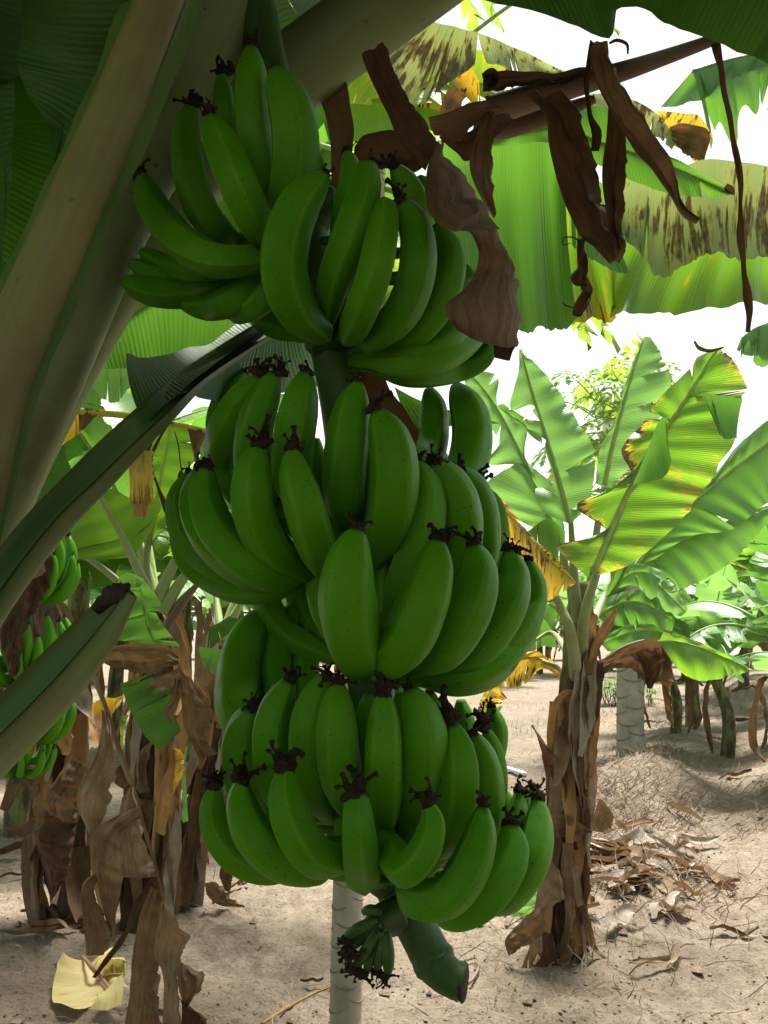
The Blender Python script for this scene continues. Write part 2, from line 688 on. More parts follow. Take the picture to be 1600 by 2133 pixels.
M = {}
M['banana'] = mk_banana()
M['stalk'] = mk_simple('bunch_stalk', (0.018, 0.060, 0.006), (0.040, 0.105, 0.012), 9, 0.55, (3, 3, 0.6), 0.25, 0.01, 0.4)
M['flower'] = mk_simple('dried_flower', (0.009, 0.006, 0.004), (0.075, 0.048, 0.032), 110, 0.95, bump=0.8)
M['cut'] = mk_simple('cut_fibre', (0.02, 0.014, 0.012), (0.07, 0.05, 0.045), 60, 0.9, bump=0.8)
G1, G2, GT = (0.055, 0.145, 0.026), (0.090, 0.205, 0.042), (0.15, 0.37, 0.030)
M['leaf'] = mk_leaf('leaf_green', G1, G2, GT, 0.38, rough=0.33, spec=0.75)
M['leaf_young'] = mk_leaf('leaf_young', (0.10, 0.235, 0.07), (0.17, 0.33, 0.12), (0.25, 0.50, 0.09), 0.40, rough=0.36, spec=0.75)
M['leaf_shaded'] = mk_leaf('leaf_shaded_green', (0.026, 0.078, 0.010), (0.046, 0.115, 0.018), (0.07, 0.20, 0.010), 0.22, rough=.5, spec=.35)  # deep shade put into the colour, darker than the plain leaf green
M['leaf_under'] = mk_leaf('leaf_yellow_green', (0.075, 0.17, 0.02), (0.11, 0.22, 0.03), (0.20, 0.40, 0.014), 0.52, rough=0.5)
M['leaf_spot'] = mk_leaf('leaf_spotted', G1, G2, (0.34, 0.52, 0.02), 0.5, brown=0.28, black=1)
M['leaf_streak'] = mk_leaf('leaf_streaked', (0.19, 0.27, 0.13), (0.31, 0.39, 0.24), (0.30, 0.40, 0.12), 0.34, brown=0.60, paley=1)
M['leaf_edge'] = mk_leaf('leaf_brown_edged', G1, G2, (0.22, 0.46, 0.02), 0.45, brown=0.16, edge_brown=0.42, rough=.36, spec=.65)
M['leaf_yellow'] = mk_leaf('leaf_yellowing', G1, G2, (0.4, 0.5, 0.03), 0.45, brown=0.62, yellow=0.9)
M['leaf_gold'] = mk_leaf('leaf_gold', (0.40, 0.24, 0.02), (0.55, 0.36, 0.04), (0.6, 0.33, 0.02), 0.4, brown=0.45, black=1)
M['leaf_straw'] = mk_leaf('leaf_straw', (0.42, 0.33, 0.12), (0.55, 0.45, 0.2), (0.5, 0.4, 0.12), 0.3, brown=0.2, rough=0.6)
M['dry'] = mk_dry('dry_leaf', (0.048, 0.027, 0.014), (0.235, 0.150, 0.082))
M['dry_dark'] = mk_dry('dry_leaf_dark', (0.018, 0.009, 0.005), (0.095, 0.050, 0.026), 0.08)
M['dry_pale'] = mk_dry('dry_leaf_pale', (0.105, 0.068, 0.040), (0.34, 0.255, 0.17), 0.2)
M['dry_grey'] = mk_dry('dry_leaf_grey', (0.150, 0.120, 0.088), (0.42, 0.365, 0.295), 0.15)
M['dry_orange'] = mk_dry('dry_sheath_orange', (0.22, 0.11, 0.04), (0.45, 0.27, 0.12), 0.15)
M['dry_spot'] = mk_leaf('dry_spotted', (0.36, 0.27, 0.09), (0.48, 0.37, 0.14), (0.5, 0.35, 0.08), 0.3, brown=0.75, black=1, fine=2.0)
M['midrib'] = mk_simple('midrib_pale', (0.20, 0.29, 0.09), (0.32, 0.42, 0.15), 12, 0.5, (6, 6, 1), 0.15)
M['midrib_yellow'] = mk_simple('midrib_yellow', (0.42, 0.36, 0.06), (0.55, 0.46, 0.10), 12, 0.5, (6, 6, 1), 0.15)
M['pet_cream'] = mk_petiole('petiole_cream', (0.135, 0.145, 0.045), (0.255, 0.230, 0.088), (0.055, 0.12, 0.018))
M['pet_green'] = mk_petiole('petiole_green', (0.14, 0.195, 0.065), (0.24, 0.285, 0.125), (0.042, 0.108, 0.015))
M['wing'] = mk_simple('petiole_wing', (0.055, 0.12, 0.02), (0.10, 0.18, 0.04), 14, 0.55, (1, 1, .4), 0.3)
M['pet_brown'] = mk_petiole('petiole_dead', (0.075, 0.040, 0.026), (0.16, 0.095, 0.065), (0.06, 0.03, 0.02), (0.02, 0.012, 0.008))
M['stem'] = mk_simple('pseudostem_skin', (0.13, 0.15, 0.045), (0.055, 0.038, 0.025), 5, 0.75, (2.5, 2.5, 1.0), 0.5, 0.02, lo=0.42, hi=0.56)
M['stem_brown'] = mk_simple('pseudostem_brown', (0.040, 0.026, 0.018), (0.17, 0.115, 0.075), 7, 0.85, (4, 4, 0.7), 0.7, 0.02)
M['sand'] = mk_sand()
M['bark'] = mk_bark()
M['scar'] = mk_simple('leaf_scar', (0.12, 0.10, 0.07), (0.24, 0.21, 0.15), 30, 0.9, bump=0.5)
M['papaya'] = mk_leaf('papaya_leaf', (0.095, 0.20, 0.03), (0.14, 0.27, 0.045), (0.36, 0.52, 0.05), 0.5)
M['papaya_old'] = mk_leaf('papaya_leaf_yellow', (0.35, 0.36, 0.05), (0.45, 0.45, 0.07), (0.6, 0.55, 0.05), 0.5, brown=0.15)
M['grass'] = mk_simple('grass_blade', (0.13, 0.22, 0.05), (0.22, 0.30, 0.09), 6, 0.7, bump=0)
M['straw'] = mk_simple('straw', (0.20, 0.145, 0.09), (0.42, 0.33, 0.22), 5, 0.9, bump=0)
M['root'] = mk_simple('dry_root', (0.13, 0.095, 0.065), (0.28, 0.21, 0.145), 9, 0.95, bump=0)
M['clod'] = mk_simple('soil_clod', (0.13, 0.098, 0.068), (0.30, 0.235, 0.165), 26, 0.97, bump=0.8, bd=0.01)
M['pipe'] = mk_simple('white_plastic', (0.62, 0.62, 0.66), (0.72, 0.72, 0.76), 5, 0.4, bump=0)


# ------------------------------------------------------------------ ground sheet
def build_ground():
    angs = []
    a = -180.0
    while a < -32:
        angs.append(a)
        a += 4.0
    a = -32.0
    while a < 32:
        angs.append(a)
        a += 0.16
    a = 32.0
    while a < 180:
        angs.append(a)
        a += 4.0
    nc = len(angs)
    rs = [0.0]
    r = 0.4
    while r < 2.6:
        rs.append(r)
        r *= 1.10
    while r < 14:
        rs.append(r)
        r *= 1.0075
    while r < 1400:
        rs.append(r)
        r *= 1.07
    mb = MB()
    vs = []
    for r in rs:
        for a in angs:
            x, y = math.sin(rad(a)) * r, math.cos(rad(a)) * r
            vs.append((x, y, gh(x, y) if r < 60 else 0))
    fs = []
    for i in range(len(rs) - 1):
        for k in range(nc):
            k2 = (k + 1) % nc
            fs.append((i * nc + k2, i * nc + k, (i + 1) * nc + k, (i + 1) * nc + k2))
    mb.add(vs, fs)
    o = mb.build('ground', M['sand'])
    tag(o, kind='structure')


build_ground()

# ------------------------------------------------------------------ dried flower tips (shared meshes)
def flower_mesh(seed, size=1.0):
    rnd = random.Random(seed)
    mb = MB()
    base = [V((0, 0, -0.004)), V((0, 0, 0.004)), V((0.001, 0.001, 0.010))]
    tube(mb, sample(base, 5), [0.0095 * size, 0.0090 * size, 0.0035 * size], 9, wob=0.7, seed=seed)
    for j in range(rnd.randint(4, 6)):
        L = rnd.uniform(0.008, 0.028) * size
        a = rnd.uniform(0, 6.28)
        out = rnd.uniform(0.2, 0.9)
        p = V((math.cos(a) * 0.004, math.sin(a) * 0.004, 0.003))
        d = V((math.cos(a) * out, math.sin(a) * out, 1)).normalized()
        pts = [p]
        for s in range(5):
            d = (d + V((rnd.uniform(-1, 1), rnd.uniform(-1, 1), rnd.uniform(-0.9, 0.6))) * 0.55).normalized()
            p = p + d * L / 5
            pts.append(p)
        r0 = rnd.uniform(0.0012, 0.0034) * size
        tube(mb, sample(pts, 12), [r0, r0 * 1.1, r0 * 0.7, r0 * 0.5, r0 * 1.2], 6, wob=0.8, seed=seed + j)
    return mb.mesh('dried_flower', M['flower'])


FLOW = [flower_mesh(s, random.uniform(0.8, 1.45)) for s in range(16)]


def put_flower(tip, direc, parent, size=1.0):
    o = bpy.data.objects.new('dried_flower', random.choice(FLOW))
    COL.objects.link(o)
    o.parent = parent
    q = V(direc).to_track_quat('Z', 'Y') @ Quaternion((0, 0, 1), random.uniform(0, 6.28))
    o.matrix_local = Matrix.Translation(tip - ORG[parent.as_pointer()]) @ q.to_matrix().to_4x4() @ Matrix.Scale(size * 0.60, 4)
    return o


def pent(th):
    s = 2 * math.pi / 5
    a = (th + s / 2) % s - s / 2
    r = 1 / math.cos(s / 2 - abs(a)) * math.cos(s / 2)      # 1 at the ridges, less between
    return 0.30 + 0.70 * r + 0.02


BPROF = [(0, 0.30), (0.018, 0.40), (0.06, 0.60), (0.13, 0.80), (0.25, 0.95), (0.42, 1.0), (0.6, 1.0), (0.74, 0.93), (0.84, 0.80), (0.92, 0.62), (1.0, 0.50)]
# the stalk in the photograph: (row, column)
STK = [(-250, 470), (0, 590), (400, 640), (750, 700), (1100, 745), (1700, 795), (1900, 845), (2080, 960)]
YS = 1.25


def stalk_x(y):
    return lin(STK, y)


TIPS = []


def extra_flower(cr, f, hand, size):
    """a second withered flower beside the nearest finger tip"""
    x, y = cr(*f)
    t = min(TIPS, key=lambda q: (q[0] - x) ** 2 + (q[1] - y) ** 2)
    if (t[0] - x) ** 2 + (t[1] - y) ** 2 > 45 ** 2:
        return
    k = .45
    put_flower(P(t[0] + (x - t[0]) * k, t[1] + (y - t[1]) * k + 3, t[2]), V((random.uniform(-.6, .6), -.2, 1)), hand, size)


def banana(hand, cr, pts, wd, R=0.19, back=False, dk=0.0, fl=1.0, hide_fl=False, taper=None):
    n = 26
    sc = 2.0 if cr is cC else 1.8824
    p2 = [V((*cr(*p), 0)) for p in pts]
    p2 = sample(p2, n)
    Ys = []
    for i, p in enumerate(p2):
        t = i / (n - 1)
        r = R * lin([(0, 0.97), (0.45, 1.0), (0.75, 0.86), (1, 0.55)], t)
        off = (p.x - stalk_x(p.y)) * (YS - 0.1) / FPX
        q = math.sqrt(max(r * r - off * off, 0.02 ** 2))
        Ys.append((YS + q if back else YS - q) + dk)
    for _ in range(5):
        Ys = [Ys[0]] + [(Ys[i - 1] + Ys[i] * 2 + Ys[i + 1]) / 4 for i in range(1, n - 1)] + [Ys[-1]]
    ps = [P(p2[i].x, p2[i].y, Ys[i]) for i in range(n)]
    # resample to even arc length so that the end profile is not stretched
    acc = [0]
    for i in range(1, n):
        acc.append(acc[-1] + (ps[i] - ps[i - 1]).length)
    L = acc[-1]
    ev = []
    yv = []
    for i in range(n):
        s = L * (i / (n - 1)) ** 1.25
        j = 0
        while j < n - 2 and acc[j + 1] < s:
            j += 1
        f = (s - acc[j]) / max(1e-9, acc[j + 1] - acc[j])
        ev.append(ps[j].lerp(ps[j + 1], min(1, f)))
    rr = 1.20 * wd / sc / 2 * (sum(Ys) / n) / FPX
    rs = [(0.0, rr * 0.22)]
    for t, v in (taper or BPROF):
        rs.append((t ** 0.8, rr * v))
    rs[1] = (0.004, rr * rs[1][1] / rr)
    # a neck towards the hand
    b = ps[-1]
    sp = P(stalk_x(p2[-1].y), p2[-1].y, YS)
    ev2 = ev + [b.lerp(sp, 0.3), b.lerp(sp, 0.6)]
    m = len(ev2)
    radii = []
    for i in range(m):
        if i < n:
            s = (i / (n - 1)) ** 1.25
            radii.append(rr * lin(taper or BPROF, s))
        else:
            radii.append(rr * (0.42 if i == n else 0.36))
    mb = MB()
    tube(mb, ev2, radii, 20, prof=pent, roll=random.uniform(0, 1.26), caps=True)
    o = mb.build('banana', M['banana'], hand)
    if not back:
        TIPS.append((p2[0].x, p2[0].y, Ys[0]))
    if not hide_fl and random.random() > .15:
        d = (ev[0] - ev[2]).normalized()
        d = (d + V((random.uniform(-.35, .35), random.uniform(-.35, .35), 0.15))).normalized()
        put_flower(ev[0] + d * 0.001, d, hand, fl * random.uniform(0.85, 1.2))
    return o


bunch_org = P(845, 1900, YS)
bunch = thing('banana_bunch', 'large bunch of green bananas hanging close up in the middle of the picture', 'banana bunch', P(600, 0, YS))
st = sample([P(*p) for p in ((-330, 1350, 1.33), (-330, 600, 1.37), (-180, -150, 1.42), (120, -480, 1.42), (420, -380, 1.36))]
            + [P(x, y, YS) for (y, x) in ((-120, 500), (150, 560), (400, 615), (750, 698), (1100, 745), (1400, 770), (1700, 797), (1830, 822), (1900, 850), (1960, 882), (2003, 905))], 90)
mb = MB()
tube(mb, st, [(0, .026), (.3, .026), (.45, .027), (.6, .029), (.8, .026), (.9, .024), (.955, .0245), (1.0, .0245)], 28, wob=0.05)
stalk = mb.build('stalk', M['stalk'], bunch)
mb = MB()
e2 = sample([P(893, 1982, YS), P(906, 2004, YS - .003), P(922, 2024, YS - .008), P(942, 2038, YS - .012), P(964, 2046, YS - 0.014)], 24)
tube(mb, e2, [(0, .0245), (.2, .0265), (.28, .0275), (.34, .0245), (.5, .0225), (.8, .0215), (1, .0225)], 28, wob=0.05, seed=4)
mb.build('stalk_end', M['stalk'], bunch)
mb = MB()
e3 = [P(963, 2046, YS - .014), P(969, 2047, YS - .015)]
tube(mb, e3, [.0228, .0215], 24, wob=0.22, seed=9)
mb.build('cut_face', M['cut'], bunch)


def hand(yc, xc, seed):
    """the cushion that carries a row of fingers"""
    mb = MB()
    a = P(stalk_x(yc), yc, YS)
    b = P(xc, yc, YS - 0.045)
    tube(mb, sample([a, a.lerp(b, .5), b], 8), [.045, .04, .02], 12, wob=0.4, seed=seed)
    return mb.build('hand', M['stalk'], bunch)


H1 = hand(420, 590, 1)
banana(H1, cA, [(515, 92), (512, 250), (522, 420), (565, 600), (620, 720)], 130, 0.15)
banana(H1, cA, [(607, 182), (660, 320), (684, 480), (665, 640), (640, 760)], 168, 0.165, dk=-.005)
banana(H1, cA, [(395, 192), (408, 300), (430, 420), (450, 540)], 85, 0.14, dk=.01)
banana(H1, cA, [(275, 318), (262, 450), (285, 620), (350, 770), (450, 850)], 120, 0.17)
banana(H1, cA, [(355, 365), (400, 480), (458, 620), (525, 760), (600, 870)], 135, 0.205, dk=-.01)
banana(H1, cA, [(88, 597), (130, 720), (222, 840), (345, 915), (480, 925), (580, 890)], 128, 0.20)
banana(H1, cA, [(80, 890), (190, 945), (320, 965), (480, 950)], 85, 0.17, hide_fl=True)
banana(H1, cA, [(40, 935), (150, 985), (290, 1005), (450, 970)], 90, 0.165, hide_fl=True)
banana(H1, cA, [(10, 1005), (140, 1050), (300, 1045), (480, 980)], 108, 0.16, hide_fl=True)
banana(H1, cA, [(240, 1100), (370, 1110), (490, 1060), (590, 980)], 110, 0.13, hide_fl=True)
banana(H1, cA, [(420, 1140), (520, 1110), (590, 1040), (620, 980)], 100, 0.11, hide_fl=True)
for f in ((530, 60), (345, 300), (425, 175), (320, 285), (70, 580)):
    extra_flower(cA, f, H1, 1.3)

H2 = hand(680, 740, 2)
banana(H2, cA, [(893, 500), (903, 600), (880, 720), (850, 850)], 90, 0.14, dk=.01, fl=1.2)
banana(H2, cA, [(1075, 560), (1130, 640), (1165, 740), (1185, 870), (1150, 1000)], 115, 0.14)
banana(H2, cA, [(1165, 600), (1215, 690), (1245, 800), (1260, 900)], 100, 0.15, dk=.02, hide_fl=True)
banana(H2, cA, [(800, 592), (700, 705), (645, 850), (640, 990), (690, 1120), (790, 1210)], 168, 0.205, taper=[(0, .34), (.03, .46), (.1, .7), (.2, .9), (.4, 1), (.65, 1), (.85, .8), (1, .55)])
banana(H2, cA, [(972, 552), (950, 680), (895, 850), (840, 1000), (815, 1165)], 128, 0.20, hide_fl=True, taper=[(0, .52), (.03, .66), (.12, .86), (.3, .97), (.5, 1), (.7, .9), (.85, .7), (1, .4)])
banana(H2, cA, [(1040, 696), (1030, 820), (1000, 980), (955, 1110), (905, 1220)], 122, 0.215, hide_fl=True, taper=[(0, .45), (.02, .62), (.1, .84), (.3, .97), (.6, 1), (.85, .95), (1, .75)])
banana(H2, cA, [(1112, 705), (1160, 820), (1158, 980), (1100, 1130), (990, 1240)], 135, 0.205, hide_fl=True, taper=[(0, .45), (.02, .62), (.1, .84), (.3, .97), (.6, 1), (.85, .95), (1, .75)])
extra_flower(cA, (1085, 690), H2, 1.25)
extra_flower(cA, (1000, 545), H2, 1.1)
banana(H2, cA, [(1225, 790), (1285, 900), (1265, 1050), (1185, 1180), (1060, 1270)], 130, 0.19, dk=.01, hide_fl=True)
banana(H2, cA, [(1350, 950), (1370, 1060), (1290, 1200), (1160, 1290), (1020, 1310)], 120, 0.17, dk=.02, hide_fl=True)
banana(H2, cA, [(1420, 1130), (1390, 1220), (1270, 1300), (1120, 1345), (1000, 1330)], 110, 0.16, dk=.02, hide_fl=True)
banana(H2, cA, [(1460, 1240), (1415, 1320), (1290, 1365), (1120, 1375), (1000, 1350)], 95, 0.13, dk=.02, fl=.8)

H3 = hand(1080, 690, 3)
banana(H3, cB, [(335, 150), (275, 250), (250, 400), (300, 560)], 115, 0.16, back=True)
banana(H3, cB, [(400, 160), (315, 270), (255, 390), (240, 520), (300, 640)], 118, 0.165, dk=.02)
banana(H3, cB, [(460, 148), (408, 260), (372, 390), (370, 540), (440, 680)], 132, 0.165)
banana(H3, cB, [(575, 145), (552, 260), (528, 390), (520, 540), (580, 680)], 145, 0.165)
banana(H3, cB, [(120, 540), (78, 650), (110, 790), (210, 890), (340, 945), (480, 930)], 100, 0.19, dk=.015)
banana(H3, cB, [(160, 520), (130, 640), (170, 770), (270, 880), (400, 950), (540, 940)], 110, 0.20)
banana(H3, cB, [(192, 515), (180, 620), (220, 750), (310, 860), (430, 940), (560, 930)], 135, 0.21, dk=-.005)
banana(H3, cB, [(55, 790), (130, 910), (270, 985), (420, 1000), (570, 965)], 90, 0.17, dk=.02, hide_fl=True)
banana(H3, cB, [(392, 432), (372, 540), (380, 680), (440, 820), (560, 920)], 150, 0.215, dk=-.01)
banana(H3, cB, [(522, 448), (545, 560), (585, 700), (622, 820), (650, 930)], 142, 0.215, dk=-.005)
banana(H3, cB, [(782, 185), (755, 320), (735, 480), (725, 620), (730, 740)], 150, 0.165)
banana(H3, cB, [(858, 295), (910, 420), (924, 560), (905, 720), (850, 870)], 172, 0.19, dk=-.005)
banana(H3, cB, [(1060, 205), (1078, 300), (1070, 420), (1030, 540)], 110, 0.14, back=True)
banana(H3, cB, [(1165, 195), (1215, 300), (1225, 410), (1195, 530), (1120, 640)], 145, 0.16, back=True)
banana(H3, cB, [(1255, 560), (1200, 600), (1120, 620)], 60, 0.15, back=True)
for f, s in (((400, 120), 1.5), ((515, 140), 1.2), ((600, 140), 1.2), ((205, 490), 1.7), ((440, 410), 1.5), ((535, 420), 1.6), ((835, 270), 1.6), ((770, 170), 1.4)):
    extra_flower(cB, f, H3, s * .9)

H4 = hand(1330, 800, 4)
banana(H4, cB, [(1010, 495), (1040, 620), (1030, 760), (985, 920), (910, 1060)], 150, 0.165, dk=.0)
banana(H4, cB, [(1080, 495), (1155, 600), (1188, 730), (1170, 880), (1080, 1050)], 150, 0.165)
banana(H4, cB, [(1185, 525), (1245, 620), (1270, 750), (1255, 900), (1150, 1060)], 125, 0.165, dk=.02)
banana(H4, cB, [(1265, 590), (1312, 690), (1320, 820), (1270, 960)], 90, 0.165, dk=.04)
banana(H4, cB, [(778, 765), (750, 880), (738, 1030), (762, 1180), (815, 1315)], 200, 0.235, dk=-.02, fl=1.2, taper=[(0, .30), (.03, .46), (.1, .68), (.2, .86), (.4, 1), (.65, 1), (.8, .88), (.93, .55), (1, .3)])
banana(H4, cB, [(1095, 805), (1075, 930), (1030, 1070), (970, 1200), (900, 1240), (860, 1130)], 180, 0.22, dk=-.01, fl=1.2)
banana(H4, cB, [(1240, 822), (1250, 940), (1205, 1090), (1115, 1220), (1000, 1300)], 158, 0.21, fl=1.2)
banana(H4, cB, [(1375, 842), (1390, 960), (1345, 1090), (1250, 1215), (1110, 1310)], 138, 0.20, dk=.01, fl=1.3)
banana(H4, cB, [(1450, 882), (1472, 1000), (1430, 1130), (1320, 1245), (1160, 1320)], 105, 0.19, dk=.02, fl=1.2)
banana(H4, cB, [(1490, 1000), (1440, 1160), (1340, 1270), (1200, 1340), (1050, 1340)], 95, 0.18, dk=.03, hide_fl=True)
banana(H4, cB, [(1420, 1240), (1320, 1320), (1180, 1360), (1030, 1350)], 90, 0.15, dk=.03, hide_fl=True)
for f, s in (((1020, 475), 1.3), ((1130, 500), 1.4), ((1190, 525), 1.4), ((1100, 770), 1.6), ((1150, 790), 1.3), ((1240, 800), 1.5), ((1350, 810), 1.5), ((1420, 840), 1.5), ((780, 740), 1.4)):
    extra_flower(cB, f, H4, s * .9)

H5 = hand(1700, 770, 5)
banana(H5, cB, [(420, 1085), (345, 1200), (315, 1340), (325, 1500), (400, 1620)], 160, 0.17, back=True)
banana(H5, cB, [(545, 1045), (480, 1180), (465, 1350), (500, 1500)], 120, 0.15, back=True)
banana(H5, cB, [(640, 1020), (590, 1160), (570, 1330), (590, 1480)], 110, 0.14, back=True, hide_fl=True)
banana(H5, cC, [(252, 255), (205, 350), (200, 470), (240, 620), (330, 740)], 140, 0.185, dk=.03)
banana(H5, cC, [(405, 135), (345, 270), (332, 410), (365, 560), (440, 700)], 150, 0.18)
banana(H5, cC, [(565, 120), (497, 250), (482, 400), (512, 560), (580, 700)], 150, 0.18, dk=.005)
banana(H5, cC, [(608, 150), (608, 290), (612, 440), (640, 590), (700, 700)], 155, 0.185, dk=-.01)
banana(H5, cC, [(800, 190), (800, 340), (797, 490), (798, 630), (805, 750)], 135, 0.19, dk=-.01)
banana(H5, cC, [(905, 170), (952, 300), (970, 430), (955, 570), (900, 710)], 165, 0.18)
banana(H5, cC, [(1085, 318), (1108, 450), (1110, 580), (1085, 720), (1030, 840)], 158, 0.185)
banana(H5, cC, [(1175, 362), (1218, 480), (1235, 620), (1215, 760), (1130, 880)], 115, 0.185, dk=.015)
banana(H5, cC, [(1225, 335), (1258, 450), (1265, 580), (1240, 720)], 80, 0.18, dk=.03)
for f, s in (((265, 200), 1.6), ((620, 120), 1.5), ((560, 110), 1.3), ((800, 130), 1.8), ((780, 175), 1.5), ((1060, 240), 1.8), ((1090, 300), 1.6), ((1180, 300), 2.0), ((1200, 250), 1.7), ((430, 110), 1.2)):
    extra_flower(cC, f, H5, s * .85)

H6 = hand(1790, 800, 6)
banana(H6, cC, [(95, 575), (88, 680), (120, 790), (200, 880), (320, 920), (480, 900)], 112, 0.215, dk=.01, fl=1.4)
banana(H6, cC, [(205, 552), (207, 660), (255, 780), (350, 880), (480, 920), (580, 880)], 142, 0.225, fl=1.5)
banana(H6, cC, [(388, 500), (392, 620), (430, 750), (510, 860), (600, 870), (690, 820)], 148, 0.235, dk=-.01, fl=1.6)
banana(H6, cC, [(683, 612), (690, 720), (700, 850), (712, 975)], 128, 0.24, dk=-.01, fl=1.5, taper=[(0, .55), (.03, .66), (.1, .8), (.25, .93), (.45, 1), (.7, 1.0), (.9, .97), (.97, .85), (1, .6)])
banana(H6, cC, [(985, 645), (1003, 740), (965, 860), (890, 925), (832, 860), (800, 770)], 122, 0.235, dk=-.01, fl=1.5)
banana(H6, cC, [(1212, 665), (1195, 800), (1135, 950), (1040, 1050), (940, 1040), (880, 960)], 148, 0.225, fl=1.4)
banana(H6, cC, [(1328, 735), (1328, 850), (1275, 970), (1185, 1060), (1080, 1080), (980, 1000)], 156, 0.21, dk=.01, fl=1.3)
banana(H6, cC, [(1440, 628), (1442, 740), (1418, 870), (1355, 980), (1270, 1050), (1150, 1030)], 126, 0.205, dk=.02, fl=1.2)
banana(H6, cC, [(1362, 600), (1352, 700), (1320, 820), (1250, 940)], 90, 0.19, dk=.05, fl=1.2)
banana(H6, cC, [(1405, 585), (1400, 700), (1370, 820), (1300, 940)], 80, 0.19, dk=.05, fl=1.2)
for f, s in (((90, 500), 1.7), ((60, 540), 1.4), ((200, 500), 1.7), ((370, 470), 1.8), ((420, 470), 1.6), ((680, 560), 1.6), ((975, 610), 1.9), ((1215, 620), 1.6), ((1370, 580), 1.6), ((1430, 590), 1.8), ((1460, 610), 1.5)):
    extra_flower(cC, f, H6, s * .85)

# fingers on the far side and in the core of the bunch
for (Hh, yb, xr, Lp, nn) in ((H1, 480, .5, 170, 3), (H2, 700, .9, 190, 4), (H3, 1190, 1, 300, 8), (H4, 1370, 1, 290, 7), (H5, 1720, 1, 300, 8), (H6, 1830, 1, 240, 6)):
    for j in range(nn):
        u = (j + .5) / nn * 2 - 1
        xs = stalk_x(yb)
        sx_ = u * 250 * xr
        pts = [(xs + sx_ * 1.02, yb - Lp + 60 * abs(u)), (xs + sx_ * 1.05, yb - Lp * .6), (xs + sx_ * .85, yb - Lp * .22), (xs + sx_ * .35, yb)]
        banana(Hh, crop(0, 0, 1.0), pts, 52 * 1.8824, .155, back=True, hide_fl=(j % 2 == 0))
    for j in range(0 if Hh in (H1, H2) else 4):
        u = (j + .5) / 4 * 2 - 1
        xs = stalk_x(yb)
        pts = [(xs + u * 130, yb - Lp * .92), (xs + u * 140, yb - Lp * .6), (xs + u * 120, yb - Lp * .3), (xs + u * 50, yb)]
        banana(Hh, crop(0, 0, 1.0), pts, 50 * 1.8824, .095, hide_fl=True)

# the stunted last hand near the end of the stalk
mb = MB()
tube(mb, sample([P(*cC(850, 1110), YS - .03), P(*cC(780, 1130), YS - .05), P(*cC(745, 1165), YS - .06)], 8), [.02, .016, .010], 12, wob=.4, seed=22)
H7 = mb.build('stunted_hand', M['stalk'], bunch)
for a, b, c, w_ in (((790, 1100), (750, 1092), (712, 1098), 46), ((770, 1130), (700, 1165), (640, 1205), 48), ((780, 1150), (720, 1200), (655, 1250), 50),
                    ((780, 1170), (735, 1245), (680, 1325), 54), ((790, 1180), (760, 1260), (725, 1345), 50), ((810, 1180), (815, 1270), (818, 1355), 56), ((800, 1190), (785, 1270), (770, 1340), 46)):
    mb = MB()
    ps = sample([P(*cC(*q), YS - .07 - random.uniform(0, .02)) for q in (a, b, c)], 12)
    r = w_ / 4 * 1.17 / FPX
    tube(mb, ps, [(0, r * .6), (.3, r * .9), (.6, r), (.9, r * .8), (1, r * .5)], 15, prof=pent)
    mb.build('fingerling', M['stalk'], H7)
    if c[1] > 1150:
        d = (ps[-1] - ps[-3]).normalized()
        for q in range(2):
            put_flower(ps[-1] + V((random.uniform(-.004, .004), 0, random.uniform(-.006, 0))), (d + V((random.uniform(-.6, .6), 0, -.7))).normalized(), H7, random.uniform(.7, 1.3))


# ------------------------------------------------------------------ leaf builders on plants
def leaf(parent, mid, left=None, right=None, mat='leaf', rib=None, cr=None, Y=2.0, bulge=0.06, rip=0.006, seed=None, n=40, ribmat='midrib', name='leaf', edge=0.0, bulge2=None, tears=None):
    """traced leaf: midrib and the two free edges, three polylines of matching parameter"""
    seed = random.uniform(0, 50) if seed is None else seed
    m = W3(cr, mid, Y)
    mb = MB()
    far = m[0].y > 2.0
    wv, tn = (.055, 2) if far else (.03, 0)
    tn = tn if tears is None else tears
    n = max(n, 56) if far else n
    rip = rip * (1.7 if far else 1.0)
    edge = edge or (.03 if far else .015)
    if left:
        sheet(mb, m, W3(cr, left, Y), n, 12, bulge, rip, seed=seed, side=1, edge=edge, wave=wv, tears=tn)
    if right:
        sheet(mb, m, W3(cr, right, Y), n, 12, -(bulge if bulge2 is None else bulge2), rip, seed=seed + 3, side=-1, edge=edge, wave=wv, tears=tn)
    o = mb.build(name, M[mat], parent)
    if rib:
        mb = MB()
        ps = sample(m, 24)
        sc_ = {c2: 1.7778, c3: 2.0, c4: 2.0, c5: 2.4615, c6: 2.4615}.get(cr, 1.0)
        tube(mb, ps, [r * 0.5 / sc_ * m[0].y / FPX for r in rib], 8)
        mb.build('midrib', M[ribmat], o)
    return o


def dry(parent, left, right, mat='dry', cr=None, Y=2.0, crink=0.012, name='dry_leaf', bulge=0.1, n=34, seed=None):
    seed = random.uniform(0, 90) if seed is None else seed
    mb = MB()
    sheet(mb, W3(cr, left, Y), W3(cr, right, Y), n + 12, 20, bulge, crink, freq=16, seed=seed, side=1, edge=0.12, pleat=crink * 1.1)
    # veins of a hanging strip run along it: swap the coordinates
    mb.uv = [(v, u * 8) for (u, v) in mb.uv]
    return mb.build(name, M[mat], parent)


